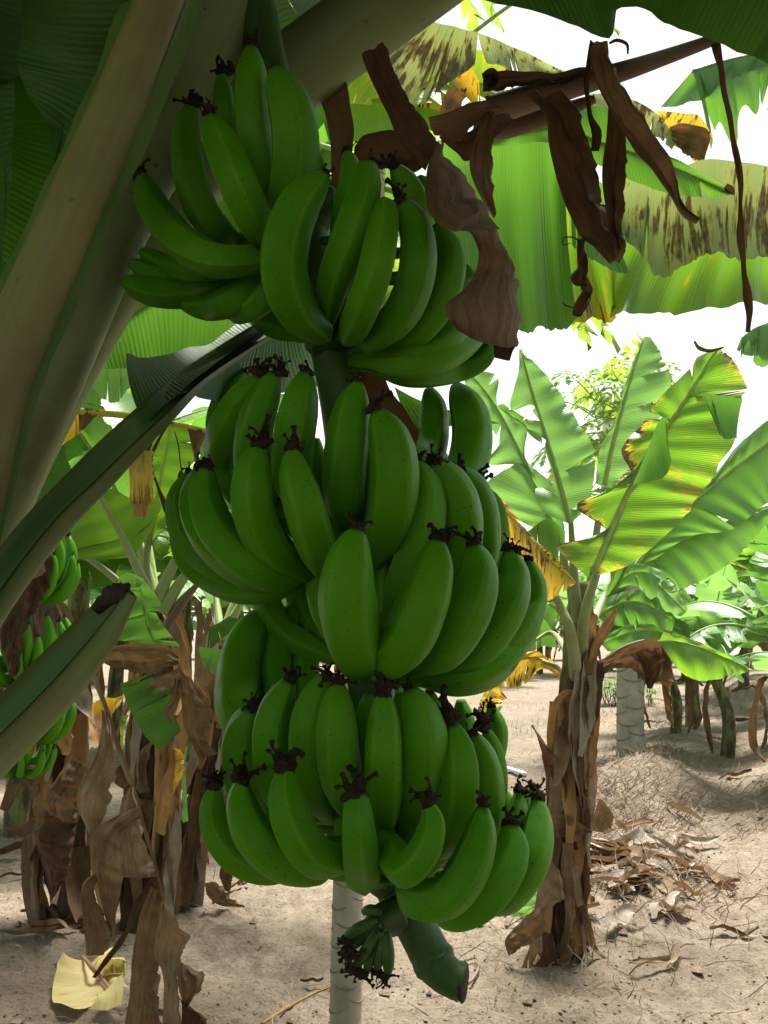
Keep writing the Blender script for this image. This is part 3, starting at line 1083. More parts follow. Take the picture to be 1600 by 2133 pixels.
def strip(parent, pts, ws, mat='dry', cr=None, Y=2.0, twist=0.0, curl=0.8, crink=0.006, name='dry_strip', n=30, seed=None):
    ps = sample(W3(cr, pts, Y), n)
    s = {cA: 1.8824, cB: 1.8824, cC: 2.0, c2: 1.7778, c3: 2.6667, c4: 2.56, c5: 2.4615, c6: 2.4615}.get(cr, 1.0)
    mb = MB()
    ribbon(mb, ps, [x / s * ps[0].y / FPX for x in ws], twist, curl, crink, 7, random.uniform(0, 90) if seed is None else seed)
    mb.uv = [(v, u * 8) for (u, v) in mb.uv]
    return mb.build(name, M[mat], parent)


def petiole(parent, pts, ws, mat='pet_green', roll=0.0, cr=None, Y=1.2, depth=0.75, name='petiole', n=40, hollow=0.55):
    ps = sample(W3(cr, pts, Y), n)
    mb = MB()
    channel(mb, ps, [x * ps[int(i / max(1, len(ws) - 1) * (n - 1))].y / FPX for i, x in enumerate(ws)], roll, depth, hollow)
    return mb.build(name, M[mat], parent)


def arc_leaf_pts(base, az, el0, L, droop, n=44, pet=0.16):
    """midrib of a free leaf: starts at elevation el0 and bends over"""
    p = V(base)
    out = [p.copy()]
    for i in range(1, n):
        t = i / (n - 1)
        el = el0 - droop * t ** 1.5
        d = V((math.sin(az) * math.cos(el), math.cos(az) * math.cos(el), math.sin(el)))
        p = p + d * (L / (n - 1))
        out.append(p.copy())
    return out


def free_leaf(parent, base, az, el0, L, droop, W, mat, rnd, tears=5, fold=0.5, pet=0.16, roll=0.0, prad=0.02, ribmat='midrib', hang=0.0):
    n = 52
    mid = arc_leaf_pts(base, az, el0, L, droop, n)
    T = tangents(mid)
    i0 = int(pet * n)
    bm = mid[i0:]
    bt = T[i0:]
    k = len(bm)
    mb = MB()
    for sgn in (1, -1):
        tr = set(rnd.sample(range(6, k - 3), tears)) if tears else set()
        E = []
        dr = rnd.uniform(-.2, .35)
        for i in range(k):
            s = i / (k - 1)
            if i in tr:
                dr = rnd.uniform(-.25, .75)
            wl = W * min(1, (s / 0.14 + .06) ** 0.6) * min(1, max(0.0, (1 - s) / 0.34) ** 0.62)
            S = bt[i].cross(V((0, 0, 1)))
            if S.length < 0.15:
                S = V((math.cos(az), -math.sin(az), 0))
            S.normalize()
            S = Quaternion(bt[i], roll) @ S
            N = S.cross(bt[i])
            a = -fold * sgn * 0 + fold - hang * s - dr * 0.8
            d = S * sgn * math.cos(a) + N * math.sin(a) + bt[i] * 0.22
            e = bm[i] + d * wl * (0.22 if i in tr else 1 + .05 * rnd.uniform(-1, 1))
            e.z -= wl * 0.15
            E.append(e)
        sheet(mb, bm, E, nv=7, bulge=0.09 * sgn, rip=0.006, seed=rnd.uniform(0, 50), side=sgn, sub=False)
    o = mb.build('leaf', M[mat], parent)
    mb = MB()
    tube(mb, mid, [(0, prad * 1.5), (pet, prad), (0.6, prad * .5), (1, prad * .15)], 8)
    mb.build('midrib', M[ribmat], o)
    return o


# ------------------------------------------------------------------ the plant that bears the bunch (left, mostly outside the frame)
hp = P(-330, 1500, 1.2)
hero = thing('banana_plant', 'banana plant bearing the big bunch, thick pale leaf stalks crossing the left edge', 'banana plant', (hp.x, hp.y, gh(hp.x, hp.y)))
mb = MB()
tube(mb, sample([V((hp.x - .03, hp.y, gh(hp.x, hp.y) - .05)), V((hp.x - .02, hp.y, .7)), V((hp.x, hp.y, 1.25)), P(-300, 1150, 1.24)], 30), [.13, .115, .10, .07], 24, wob=.1)
mb.build('pseudostem', M['stem'], hero)

p1 = petiole(hero, [(-200, 1480), (-85, 1130), (0, 800), (98, 560), (215, 300), (322, 40), (420, -220), (540, -560)], [150, 140, 133, 128, 122, 112, 100, 80], 'pet_cream', roll=-0.15, Y=1.02, depth=.9)
mid1 = [(-200, 1480), (-85, 1130), (0, 800), (98, 560), (215, 300), (322, 40), (420, -220)]
for o1, o2, w0 in ((46, 78, 1), (-52, -72, -1)):
    mb = MB()
    sheet(mb, W3(None, [(x + o1 * 1.0, y + o1 * .42) for x, y in mid1], 1.015), W3(None, [(x + o2, y + o2 * .42) for x, y in mid1], 1.03), 60, 6, .10 * w0, .003, seed=o1, edge=.10)
    mb.build('petiole_wing', M['wing'], p1)
p2 = petiole(hero, [(-150, 1330), (60, 880), (240, 470), (355, 260), (475, 20), (600, -230), (760, -560)], [150, 150, 150, 150, 155, 150, 110], 'pet_green', roll=0.25, Y=1.24)
p3 = petiole(hero, [(-160, 1400), (20, 960), (190, 640), (330, 440), (520, 230), (740, 60), (980, -110)], [160, 165, 165, 170, 175, 175, 165], 'pet_green', roll=-0.15, Y=1.40)
p4 = petiole(hero, [(-190, 1530), (-60, 1290), (70, 1110), (200, 975), (320, 860), (430, 765, 1.27), (610, 650, 1.45)], [150, 140, 128, 120, 92, 62, 40], 'pet_green', roll=[2.0, 2.0, 2.0, 2.1, 2.3, 2.6], Y=1.13, depth=0.8, hollow=0.75)
p5 = petiole(hero, [(-200, 1720), (-60, 1570), (90, 1420), (190, 1310), (262, 1226)], [200, 195, 185, 150, 75], 'pet_green', roll=1.9, Y=1.0, depth=0.8, hollow=0.75)
mb = MB()
tube(mb, sample(W3(None, [(198, 1272), (222, 1250), (248, 1232), (270, 1216)], .985), 10), [.005, .010, .009, .002], 10, wob=.9, seed=3)
mb.build('charred_tip', M['cut'], p5)

# blade of the fourth stalk, passing behind the third hand
leaf(hero, [(300, 880), (400, 795, 1.22), (520, 705, 1.36), (640, 620, 1.5)],
     [(258, 738), (330, 742, 1.25), (460, 700, 1.45), (600, 600, 1.6)],
     [(318, 868), (385, 818, 1.2), (470, 835, 1.32), (700, 800, 1.5)], 'leaf_shaded', Y=1.14, bulge=-.08, rip=.003)
# big backlit blade behind the first hand
leaf(hero, [(60, 770), (200, 690), (310, 620), (450, 540), (620, 470)],
     [(150, 755), (230, 768), (330, 762), (430, 790), (640, 760)], None, 'leaf', rib=[34, 30, 24, 20, 16], Y=1.75, bulge=.05, rip=.004, ribmat='midrib')
leaf(hero, [(60, 770), (200, 690), (310, 620), (450, 540), (620, 470)],
     None, [(-60, 560), (60, 440), (200, 330), (420, 300), (640, 330)], 'leaf_shaded', Y=1.76, bulge=.05, rip=.004)
# dark blades in the upper left corner
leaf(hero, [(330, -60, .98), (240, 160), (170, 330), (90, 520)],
     [(60, -60), (40, 120), (70, 215), (140, 250)], None, 'leaf_shaded', Y=1.12, bulge=-.08, rip=.004)
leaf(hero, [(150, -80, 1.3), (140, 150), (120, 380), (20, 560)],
     [(-60, -50), (10, 180), (8, 330), (-40, 520)], None, 'leaf_shaded', Y=1.35, bulge=.07, rip=.004)
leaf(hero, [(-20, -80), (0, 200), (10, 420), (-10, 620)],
     [(-140, -50), (-160, 180), (-150, 330), (-140, 520)], [(24, -60), (30, 200), (22, 400), (-5, 600)], 'leaf_shaded', Y=1.2, bulge=.07, rip=.004)
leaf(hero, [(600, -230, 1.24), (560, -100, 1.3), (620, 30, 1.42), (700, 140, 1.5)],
     [(380, -260, 1.3), (470, -90, 1.42), (560, 60, 1.5), (640, 190, 1.55)], [(900, -160, 1.5), (860, -60, 1.55), (800, 60, 1.55), (720, 190, 1.55)], 'leaf_shaded', Y=1.5)
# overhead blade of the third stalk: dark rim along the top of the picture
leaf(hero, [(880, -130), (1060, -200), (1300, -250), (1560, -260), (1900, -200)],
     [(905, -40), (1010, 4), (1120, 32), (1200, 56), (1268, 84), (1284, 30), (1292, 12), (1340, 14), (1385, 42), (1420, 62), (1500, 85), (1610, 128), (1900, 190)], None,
     'leaf_shaded', rib=[60, 46, 36, 28, 12], Y=1.3, bulge=-.06, rip=.004)
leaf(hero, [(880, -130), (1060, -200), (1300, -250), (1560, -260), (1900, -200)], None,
     [(900, -420, .9), (1000, -700, .75), (1300, -900, .6), (1600, -800, .6), (1900, -500, .8)], 'leaf_shaded', Y=1.3, bulge=-.06, rip=.004)

# unseen crown leaves added overhead to shade the viewer and the bunch
rnd = random.Random(5)
crown = V((hp.x - .05, hp.y, 1.6))
shade_leaves = [(125, 86, 2.8, 105), (95, 87, 2.9, 100), (140, 87, 3.0, 92), (110, 86, 3.0, 118), (150, 86, 3.1, 100),
        (160, 84, 2.5, 132), (185, 82, 2.4, 130), (140, 84, 2.5, 138), (110, 86, 2.5, 138), (172, 84, 2.7, 118), (90, 87, 2.5, 132),
        (75, 88, 3.0, 98), (132, 85, 2.6, 125), (118, 88, 2.9, 84), (85, 88, 2.7, 118), (60, 88, 2.7, 96)]
for az, el, L, dr in shade_leaves:
    W_, mt = .38, 'leaf_shaded'
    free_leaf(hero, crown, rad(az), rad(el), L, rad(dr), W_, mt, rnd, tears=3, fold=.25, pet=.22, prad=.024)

# ------------------------------------------------------------------ the dead leaf that hangs over the bunch from the right
dl = petiole(hero, [(1015, 236, 1.62), (1094, 208, 1.62), (1206, 174, 1.6), (1319, 141, 1.55), (1482, 84, 1.4), (1640, 20, 1.3)], [76, 66, 56, 44, 28, 22], 'pet_brown', roll=0.6, name='dead_leaf')
petiole(hero, [(985, 262, 1.68), (1060, 262, 1.68), (1160, 235, 1.66), (1240, 205, 1.64)], [70, 52, 40, 20], 'pet_brown', roll=0.2, name='dead_leaf')
dry(dl, [(545, 290), (560, 265), (660, 260), (800, 270), (940, 245)], [(545, 350), (600, 340), (700, 320), (820, 310), (950, 285)], 'dry_dark', c2, 1.58)
strip(dl, [(545, 290), (575, 275), (580, 300), (555, 315)], [40, 60, 55, 40], 'dry_dark', c2, 1.58, curl=1.4)
# the long one in front of the second hand
dry(dl, [(95, 205), (130, 300), (190, 430), (240, 540), (330, 640)], [(175, 150), (215, 260), (290, 400), (345, 470), (385, 530)], 'dry_dark', c2, 1.16, .008)
dry(dl, [(372, 535, 1.14), (335, 640, 1.10), (328, 740, 1.05), (345, 805, 1.02), (430, 868, 1.00), (490, 862, 1.02), (525, 930, 1.05), (515, 1010, 1.04), (470, 1075, 1.0), (408, 1125, 0.97), (420, 1180, 0.97), (450, 1225, 0.99)],
    [(385, 518, 1.16), (430, 580, 1.16), (480, 650, 1.15), (530, 730, 1.13), (575, 800, 1.1), (610, 860, 1.08), (640, 920, 1.07), (662, 990, 1.07), (676, 1060, 1.07), (683, 1130, 1.07), (684, 1210, 1.07), (680, 1285, 1.06)],
    'dry', c2, 1.08, .005, bulge=.10, n=60)
strip(dl, [(630, 1255), (618, 1290), (612, 1335)], [110, 90, 70], 'dry_dark', c2, 1.07, curl=1.2)
dry(dl, [(550, 410), (520, 500), (495, 600), (520, 700), (585, 812)], [(585, 425), (582, 520), (580, 620), (584, 720), (592, 800)], 'dry', c2, 1.5)
dry(dl, [(70, 540), (110, 500), (200, 490), (290, 505), (350, 530)], [(60, 620), (120, 640), (220, 620), (300, 640), (345, 600)], 'dry_dark', c2, 1.45)
dry(dl, [(340, 440), (430, 415), (510, 388), (560, 385), (610, 412)], [(370, 500), (450, 520), (520, 470), (560, 430), (605, 420)], 'dry', c2, 1.5)
dry(dl, [(380, 500), (450, 560), (480, 590), (540, 560)], [(420, 470), (500, 480), (560, 440), (660, 440)], 'dry_dark', c2, 1.55)
dry(dl, [(700, 350), (775, 440), (785, 520), (830, 700), (900, 860), (960, 930), (1005, 978)], [(840, 345), (905, 460), (955, 600), (990, 700), (1030, 800), (1072, 920), (1050, 972)], 'dry_dark', c2, 1.5, .014)
dry(dl, [(1010, 370), (1000, 500), (985, 650), (1010, 820), (1030, 930)], [(1060, 390), (1072, 520), (1066, 700), (1056, 850), (1060, 930)], 'dry_dark', c2, 1.49, .01)
dry(dl, [(935, 170), (950, 260), (1010, 400), (1100, 560), (1210, 690), (1265, 785), (1335, 828)], [(1012, 150), (1035, 250), (1062, 350), (1150, 470), (1252, 630), (1258, 730), (1345, 815)], 'dry', c2, 1.42, .012)
strip(dl, [(960, 155), (935, 250), (930, 330), (940, 430), (965, 490), (960, 560)], [60, 30, 18, 24, 55, 40], 'dry_dark', c2, 1.45, curl=1.3)
strip(dl, [(905, 880), (915, 960), (905, 1030), (930, 1080), (890, 1170)], [26, 40, 50, 45, 20], 'dry_dark', c2, 1.5, twist=[0, 2, -1, 2], crink=.01)
for pts in ([(910, 900), (880, 880), (845, 880), (840, 905), (870, 900)], [(930, 1080), (940, 1110), (900, 1170), (880, 1150)], [(880, 1140), (850, 1130), (838, 1118)], [(950, 905), (970, 930), (965, 950)]):
    strip(dl, pts, [5, 6, 5, 3], 'dry_dark', c2, 1.5, crink=.002)
strip(dl, [(1012, 160), (1040, 150), (1075, 165), (1080, 200)], [10, 14, 12, 8], 'dry_dark', c2, 1.45, crink=.003)
strip(dl, [(1405, 150), (1425, 250), (1445, 350), (1470, 500), (1490, 620), (1500, 780), (1505, 900), (1525, 1050), (1535, 1150), (1525, 1232)], [40, 30, 36, 22, 38, 30, 42, 40, 44, 22], 'dry_dark', c2, 1.4, twist=[0, .5, -.4, .6, -.2], curl=1.2, crink=.005, n=50)
# dry sheath behind the stalk
strip(hero, [(640, 60), (680, 150), (705, 240), (712, 330), (705, 460)], [120, 90, 70, 66, 50], 'dry', None, 1.42, curl=1.2, name='dry_sheath')
strip(hero, [(765, 700), (775, 800), (820, 870), (880, 940), (930, 1010)], [40, 70, 80, 60, 30], 'dry_dark', None, 1.36, curl=1.0, name='dry_sheath')
strip(hero, [(745, 820), (740, 1000), (760, 1180)], [60, 60, 50], 'dry_dark', None, 1.38, curl=1.0, name='dry_sheath')


# ------------------------------------------------------------------ the plant behind the bunch whose torn leaves fill the upper right
bp = V((0.10, 5.6, gh(.10, 5.6)))
back = thing('banana_plant', 'banana plant standing behind the bunch, its torn streaked leaves reaching to the upper right', 'banana plant', bp)
mb = MB()
tube(mb, sample([bp - V((0, 0, .05)), bp + V((-.05, -.15, .8)), bp + V((-.10, -.45, 1.6)), bp + V((-.12, -.9, 2.35))], 30), [.085, .08, .07, .05], 20, wob=.12, seed=3)
mb.build('pseudostem', M['stem_brown'], back)
for az, el, L, dr in ((200, 78, 2.4, 70), (290, 74, 2.4, 90), (345, 80, 2.2, 60), (215, 70, 2.3, 60)):  # hidden crown leaves, added to shade the near ground
    free_leaf(back, bp + V((-.12, -.9, 2.3)), rad(az), rad(el), L, rad(dr), .32, 'leaf', random.Random(az), 4, pet=.2)
# hanging green half blades
leaf(back, [(380, 520), (560, 490), (680, 485), (780, 490), (850, 540)], [(480, 1200), (600, 1235), (720, 1230), (820, 1222), (882, 1205)], None, 'leaf', None, c2, 2.55, .10, .022, tears=0, edge=.02)
leaf(back, [(820, 540), (1000, 690), (1300, 770), (1640, 790)], [(872, 1205), (1018, 1187), (1026, 1150), (1032, 1186), (1300, 1146), (1640, 1108)], None, 'leaf_edge', None, c2, 2.62, .09, .02, n=60, tears=0)
# the folded side with brown streaks
leaf(back, [(1040, 640), (1200, 670), (1360, 592), (1640, 620)], [(1050, 850), (1090, 900), (1160, 985), (1230, 1012), (1330, 960), (1400, 940), (1500, 962), (1640, 930)], None, 'leaf_streak', None, c2, 2.5, .10, .012, edge=.05, n=60, tears=1)
leaf(back, [(870, 600), (900, 640), (960, 640)], [(880, 900), (960, 970), (1090, 1030)], None, 'leaf_young', None, c2, 2.58, .06, .006)
leaf(back, [(560, 512), (800, 470), (1000, 535), (1200, 600), (1466, 715)], [(575, 500), (800, 398), (970, 395), (1210, 560), (1466, 708)], [(575, 545), (790, 532), (1000, 622), (1250, 722), (1460, 724)], 'leaf', [14, 12, 10, 8, 3], c2, 2.35, .03, .004)
strip(back, [(1440, 690), (1460, 705), (1470, 722)], [30, 36, 10], 'dry_dark', c2, 2.34)
leaf(back, [(935, 345), (1060, 358), (1180, 415), (1265, 515)], [(950, 400), (1050, 450), (1160, 500), (1250, 545)], None, 'leaf_streak', None, c2, 2.7, .1, .01, edge=.08)
leaf(back, [(1190, 412), (1290, 420), (1345, 432), (1396, 500)], [(1190, 470), (1250, 530), (1300, 575), (1365, 595)], None, 'leaf_yellow', None, c2, 2.72, .12, .012, edge=.06)
dry(back, [(1235, 470), (1290, 460), (1370, 470), (1392, 505)], [(1250, 520), (1280, 560), (1330, 585), (1365, 596)], 'dry', c2, 2.70)
leaf(back, [(290, 64), (370, 85), (450, 100), (526, 120)], [(172, 152), (215, 260), (300, 372), (420, 300), (515, 246)], None, 'leaf_streak', None, c2, 2.4, .08, .012, n=50)
leaf(back, [(525, 120), (620, 160), (720, 200), (850, 266)], [(560, 230), (650, 268), (730, 268), (850, 275)], None, 'leaf_streak', None, c2, 2.6, .08, .01)
leaf(back, [(20, 260), (250, 220), (480, 180), (640, 220)], [(30, 400), (100, 400), (350, 420), (500, 390), (660, 340)], None, 'leaf_spot', None, c2, 2.8, .06, .008)
leaf(back, [(20, 385), (180, 388), (330, 400), (440, 430)], [(60, 520), (200, 500), (330, 480), (430, 440)], None, 'leaf_under', None, c2, 2.75, .05, .006)
leaf(back, [(440, 255), (500, 250), (530, 300)], [(420, 300), (480, 350), (540, 400)], None, 'leaf_gold', None, c2, 2.45, .08, .006)
dry(back, [(380, 420), (410, 340), (470, 300)], [(460, 430), (470, 370), (500, 330)], 'dry', c2, 2.5)
# sky-lit leaf at the right edge
leaf(back, [(1320, 262), (1450, 222), (1600, 190), (1750, 170)], [(1195, 405), (1350, 372), (1440, 312), (1600, 245), (1750, 230)], [(1400, 540), (1430, 440), (1480, 540), (1500, 400), (1560, 420), (1570, 300), (1590, 420), (1700, 360), (1750, 330)], 'leaf', [9, 8, 6, 4], c2, 3.6, .05, .01, n=60)
leaf(back, [(1500, 1250), (1560, 1210), (1650, 1180)], [(1480, 1300), (1540, 1320), (1650, 1290)], [(1500, 1330), (1530, 1260), (1560, 1350), (1650, 1340)], 'leaf', None, c2, 5.0, .05, .01)
# lower, behind the third hand
leaf(back, [(925, 200), (1000, 240), (1090, 280)], [(1000, 400), (1150, 350), (1345, 345)], None, 'leaf_shaded', None, cB, 2.0, .05)

# ------------------------------------------------------------------ papaya
def papaya_leaf_mesh(name, mat, seed, lob=7):
    rnd = random.Random(seed)
    mb = MB()
    pts = []
    for j in range(lob):
        a = rad(-135 + 270 * j / (lob - 1))
        Lr = 0.30 * (1.0 - 0.28 * abs(j - (lob - 1) / 2) / ((lob - 1) / 2)) * rnd.uniform(.9, 1.1)
        dx, dy = math.sin(a), math.cos(a)
        ox, oy = math.cos(a), -math.sin(a)
        W = 0.036
        prof = [(0.0, .25), (.25, .55), (.38, 1.5), (.44, .8), (.58, .95), (.68, 2.0), (.73, .7), (.86, 1.05), (.90, .45), (1.0, 0.03)]
        vs, fs, uv = [], [], []
        for t, wv in prof:
            for s in (-1, 0, 1):
                fwd = 0.045 * (abs(s) if wv > 1.2 else 0)
                x = dx * (t * Lr + fwd) + ox * s * W * wv
                y = dy * (t * Lr + fwd) + oy * s * W * wv
                z = -0.5 * (t * Lr) ** 2 * 1.6 - 0.25 * abs(s) * W * wv + 0.012 * rnd.uniform(-1, 1)
                vs.append((x, y, z))
                uv.append((t * Lr, s * .9))
        for i in range(len(prof) - 1):
            for s in (0, 1):
                fs.append((i * 3 + s, i * 3 + s + 1, i * 3 + s + 4, i * 3 + s + 3))
        mb.add(vs, fs, uv)
    return mb.mesh(name, mat)


PLEAF = [papaya_leaf_mesh('leaf', M['papaya'], s) for s in (1, 2, 3)]
PLEAF_OLD = papaya_leaf_mesh('leaf', M['papaya_old'], 4)


def trunk_tube(mb, ps, r0, r1, ring_gap, seed=0):
    """ringed papaya trunk: leaf scars as raised crescents"""
    n = len(ps)
    tube(mb, ps, [r0 * 1.08, r0, (r0 + r1) / 2, r1], 22, wob=0.06, seed=seed)
    mb2 = MB()
    L = sum((ps[i + 1] - ps[i]).length for i in range(n - 1))
    k = int(L / ring_gap)
    rnd = random.Random(seed)
    T = tangents(ps)
    for j in range(k):
        t = (j + rnd.uniform(.2, .8)) / k
        c = cr_eval(ps, t)
        r = lin([r0 * 1.08, r0, (r0 + r1) / 2, r1], t)
        a0 = j * 2.4 + rnd.uniform(-.3, .3)
        arc = []
        for q in range(9):
            a = a0 + (q - 4) * 0.30
            sag = 0.35 * r * (1 - ((q - 4) / 4.0) ** 2)
            arc.append(c + V((math.cos(a) * r * 1.0, math.sin(a) * r * 1.0, -sag + 0.2 * r)))
        tube(mb2, arc, [r * .02, r * .06, r * .085, r * .06, r * .02], 6)
    return mb2


def papaya(label, base, h, r0, r1, leaves, lean=(0, 0), seed=0, ring=0.07, group=None):
    rnd = random.Random(seed)
    base = V(base)
    t = thing('papaya_tree', label, 'tree', base, group)
    top = base + V((lean[0], lean[1], h))
    ps = sample([base - V((0, 0, .08)), base.lerp(top, .35) + V((rnd.uniform(-.02, .02), 0, 0)), base.lerp(top, .7), top], 40)
    mb = MB()
    mb2 = trunk_tube(mb, ps, r0, r1, ring, seed)
    tk = mb.build('trunk', M['bark'], t)
    mb2.build('leaf_scars', M['scar'], tk)
    for j in range(leaves):
        az = j * 2.4 + rnd.uniform(-.3, .3)
        s = j / max(1, leaves - 1)
        el = rad(70 - 105 * s + rnd.uniform(-10, 10))
        L = rnd.uniform(.5, .85)
        a = top - V((0, 0, .35 * s))
        d = V((math.cos(az) * math.cos(el), math.sin(az) * math.cos(el), math.sin(el)))
        e = a + d * L + V((0, 0, -.05))
        mb = MB()
        tube(mb, sample([a, a + d * L * .5 + V((0, 0, .03)), e], 8), [.012, .008, .006], 6)
        pt = mb.build('leaf_stalk', M['midrib'], t)
        o = bpy.data.objects.new('leaf', PLEAF_OLD if (s > .88 and rnd.random() < .6) else rnd.choice(PLEAF))
        COL.objects.link(o)
        o.parent = pt
        dd = V((d.x, d.y, -0.35 - .4 * s)).normalized()
        q = dd.to_track_quat('Y', 'Z') @ Quaternion((0, 1, 0), rnd.uniform(-.5, .5))
        o.matrix_local = Matrix.Translation(e - ORG[pt.as_pointer()]) @ q.to_matrix().to_4x4() @ Matrix.Scale(rnd.uniform(.9, 1.25), 4)
    return t


g1 = G(722, 2133)
pb = P(716, 2200, 3.45)
papaya('slim pale papaya trunk with leaf scars rising from the soil right under the bunch', (pb.x, 3.45, gh(pb.x, 3.45)), 3.35, .049, .043, 16, (.10, .05), 3, .022)
q = V((2.58, 10.8, 0))
papaya('thick grey ringed papaya trunk by the root heap on the right', (q.x, q.y, gh(q.x, q.y)), 3.7, .135, .10, 30, (.15, .2), 5, .05)
q = V((2.82, 10.9, 0))
papaya('paler papaya trunk half hidden behind the thick grey papaya trunk', (q.x - .02, q.y + .5, gh(q.x, q.y + .5)), 3.9, .105, .08, 24, (-.2, .3), 8, .05)

# ------------------------------------------------------------------ pseudostem with peeling dry sheaths
def ragged_stem(parent, ps, rs, n_sh, seed, mat='stem_brown', smats=('dry', 'dry', 'dry_dark', 'dry_orange', 'dry_pale', 'dry_grey'), flare=0.12, lw=(0.05, 0.11), ll=(0.25, 0.7), t_hi=1.0):
    rnd = random.Random(seed)
    mb = MB()
    tube(mb, ps, rs, 22, prof=lambda th: 1 + .05 * math.cos(3 * th + seed) + .03 * math.cos(7 * th), wob=.14, seed=seed)
    mb.build('pseudostem', M[mat], parent)
    n = len(ps)
    for j in range(n_sh):
        a = rnd.uniform(0, 6.28) if j > n_sh * .6 else rnd.uniform(3.4, 6.0)        # more on the side that is seen
        t0 = rnd.uniform(.15, t_hi)
        L = rnd.uniform(*ll)
        i0 = int(t0 * (n - 1))
        c = ps[i0]
        r = lin(rs, t0)
        pts = []
        f = flare * rnd.random() ** 2
        sgn = -1 if rnd.random() < .8 else 0.6
        for q in range(9):
            s = q / 8
            z = c.z + sgn * L * s
            tt = min(range(n), key=lambda i: abs(ps[i].z - z))
            z = max(z, ps[0].z + .02 + .03 * rnd.random())
            rr = lin(rs, tt / (n - 1)) * 1.08 + f * s * s * 1.2 + .006
            aa = a + .25 * math.sin(s * 3 + j)
            pts.append(V((ps[tt].x + math.cos(aa) * rr, ps[tt].y + math.sin(aa) * rr, z)))
        mb = MB()
        w0 = rnd.uniform(*lw)
        ribbon(mb, sample(pts, 18), [w0 * .8, w0, w0 * .9, w0 * .3], twist=[0, rnd.uniform(-.6, .6), rnd.uniform(-1.2, 1.2)], curl=rnd.uniform(.5, 1.3), crink=.010, nv=6, seed=rnd.uniform(0, 99), view=-V((math.cos(a), math.sin(a), 0)))
        mb.uv = [(v, u * 8) for (u, v) in mb.uv]
        mb.build('dry_sheath', M[rnd.choice(smats)], parent)


# ------------------------------------------------------------------ the young plant on the right
rb = G(1178, 1990)
right = thing('banana_plant', 'banana plant with upright pale leaves and ragged dry sheaths right of the bunch', 'banana plant', (rb.x, rb.y, gh(rb.x, rb.y)))
YR = rb.y
rps = sample([V((rb.x, YR, gh(rb.x, YR) - .05))] + [P(*c6(*p), YR) for p in ((560, 1350), (575, 1000), (585, 700), (605, 400), (630, 150))] + [P(*c5(630, 1560), YR), P(*c5(640, 1380), YR)], 50)
ragged_stem(right, rps, [(0, .075), (.1, .068), (.4, .072), (.6, .075), (.8, .07), (.92, .05), (1, .035)], 30, 4, 'stem', t_hi=.72)


def pet_r(pts, ws, mat='pet_green', roll=0.0, cr=c5, Y=YR):
    s = 2.4615
    pts = [(pts[0][0] * .5 + 320, pts[0][1] + 60, YR)] + [(p[0], p[1], Y) for p in pts[1:]]
    return petiole(right, pts, [x / s for x in ws], mat, roll, cr, Y, n=24)


# 1 left centre, top side lit
leaf(right, [(590, 1090), (540, 900), (470, 660), (400, 440), (330, 190)],
     [(440, 1030), (405, 910), (500, 880), (455, 700), (460, 640), (358, 585), (405, 470), (280, 495), (320, 300), (325, 190)],
     [(620, 1050), (690, 950), (716, 720), (640, 590), (560, 450), (470, 330), (330, 190)], 'leaf_young', [26, 22, 18, 14, 6], c5, YR - .15, .05, .008, n=60)
pet_r([(640, 1680), (610, 1420), (596, 1200), (588, 1060)], [70, 50, 34, 26], Y=YR - .08)
# 2 tall upright
leaf(right, [(758, 900), (800, 690), (850, 500), (900, 320), (965, 126)],
     [(715, 880), (740, 700), (812, 560), (880, 330), (960, 126)],
     [(800, 900), (960, 700), (1085, 440), (1075, 260), (1000, 124)], 'leaf_young', [26, 22, 18, 14, 6], c5, YR + .1, .06, .006)
pet_r([(670, 1700), (690, 1400), (725, 1100), (758, 890)], [60, 46, 36, 26], Y=YR + .06)
# 3 big right leaf seen from below
leaf(right, [(700, 1340), (790, 1130), (880, 930), (990, 740), (1080, 590), (1200, 410), (1335, 188)],
     [(690, 1372), (520, 1210), (630, 1170), (780, 1130), (620, 1000), (720, 940), (900, 880), (850, 700), (950, 580), (1040, 440), (1200, 290), (1240, 230), (1335, 188)],
     [(730, 1350), (900, 1290), (1110, 1110), (1200, 1020), (1230, 960), (1290, 900), (1340, 800), (1420, 660), (1400, 560), (1480, 420), (1500, 380), (1400, 230), (1340, 188)],
     'leaf_edge', [34, 32, 28, 24, 20, 16, 6], c5, YR - .3, .05, .012, n=80)
pet_r([(640, 1760), (660, 1560), (720, 1340), (790, 1130)], [70, 56, 44, 34], Y=YR - .2)
# its folded, sky-lit flap
leaf(right, [(905, 880), (960, 760), (1040, 560), (1085, 540)], [(640, 982), (820, 900), (1080, 835), (1082, 640)], None, 'leaf', None, c5, YR - .42, .06, .006)
leaf(right, [(1255, 415), (1300, 420), (1470, 445)], [(1330, 560), (1360, 640), (1430, 655)], None, 'leaf', None, c5, YR - .42, .06, .006)
strip(right, [(1220, 150), (1250, 185), (1300, 200), (1375, 182)], [16, 26, 24, 10], 'dry_dark', c5, YR - .35)
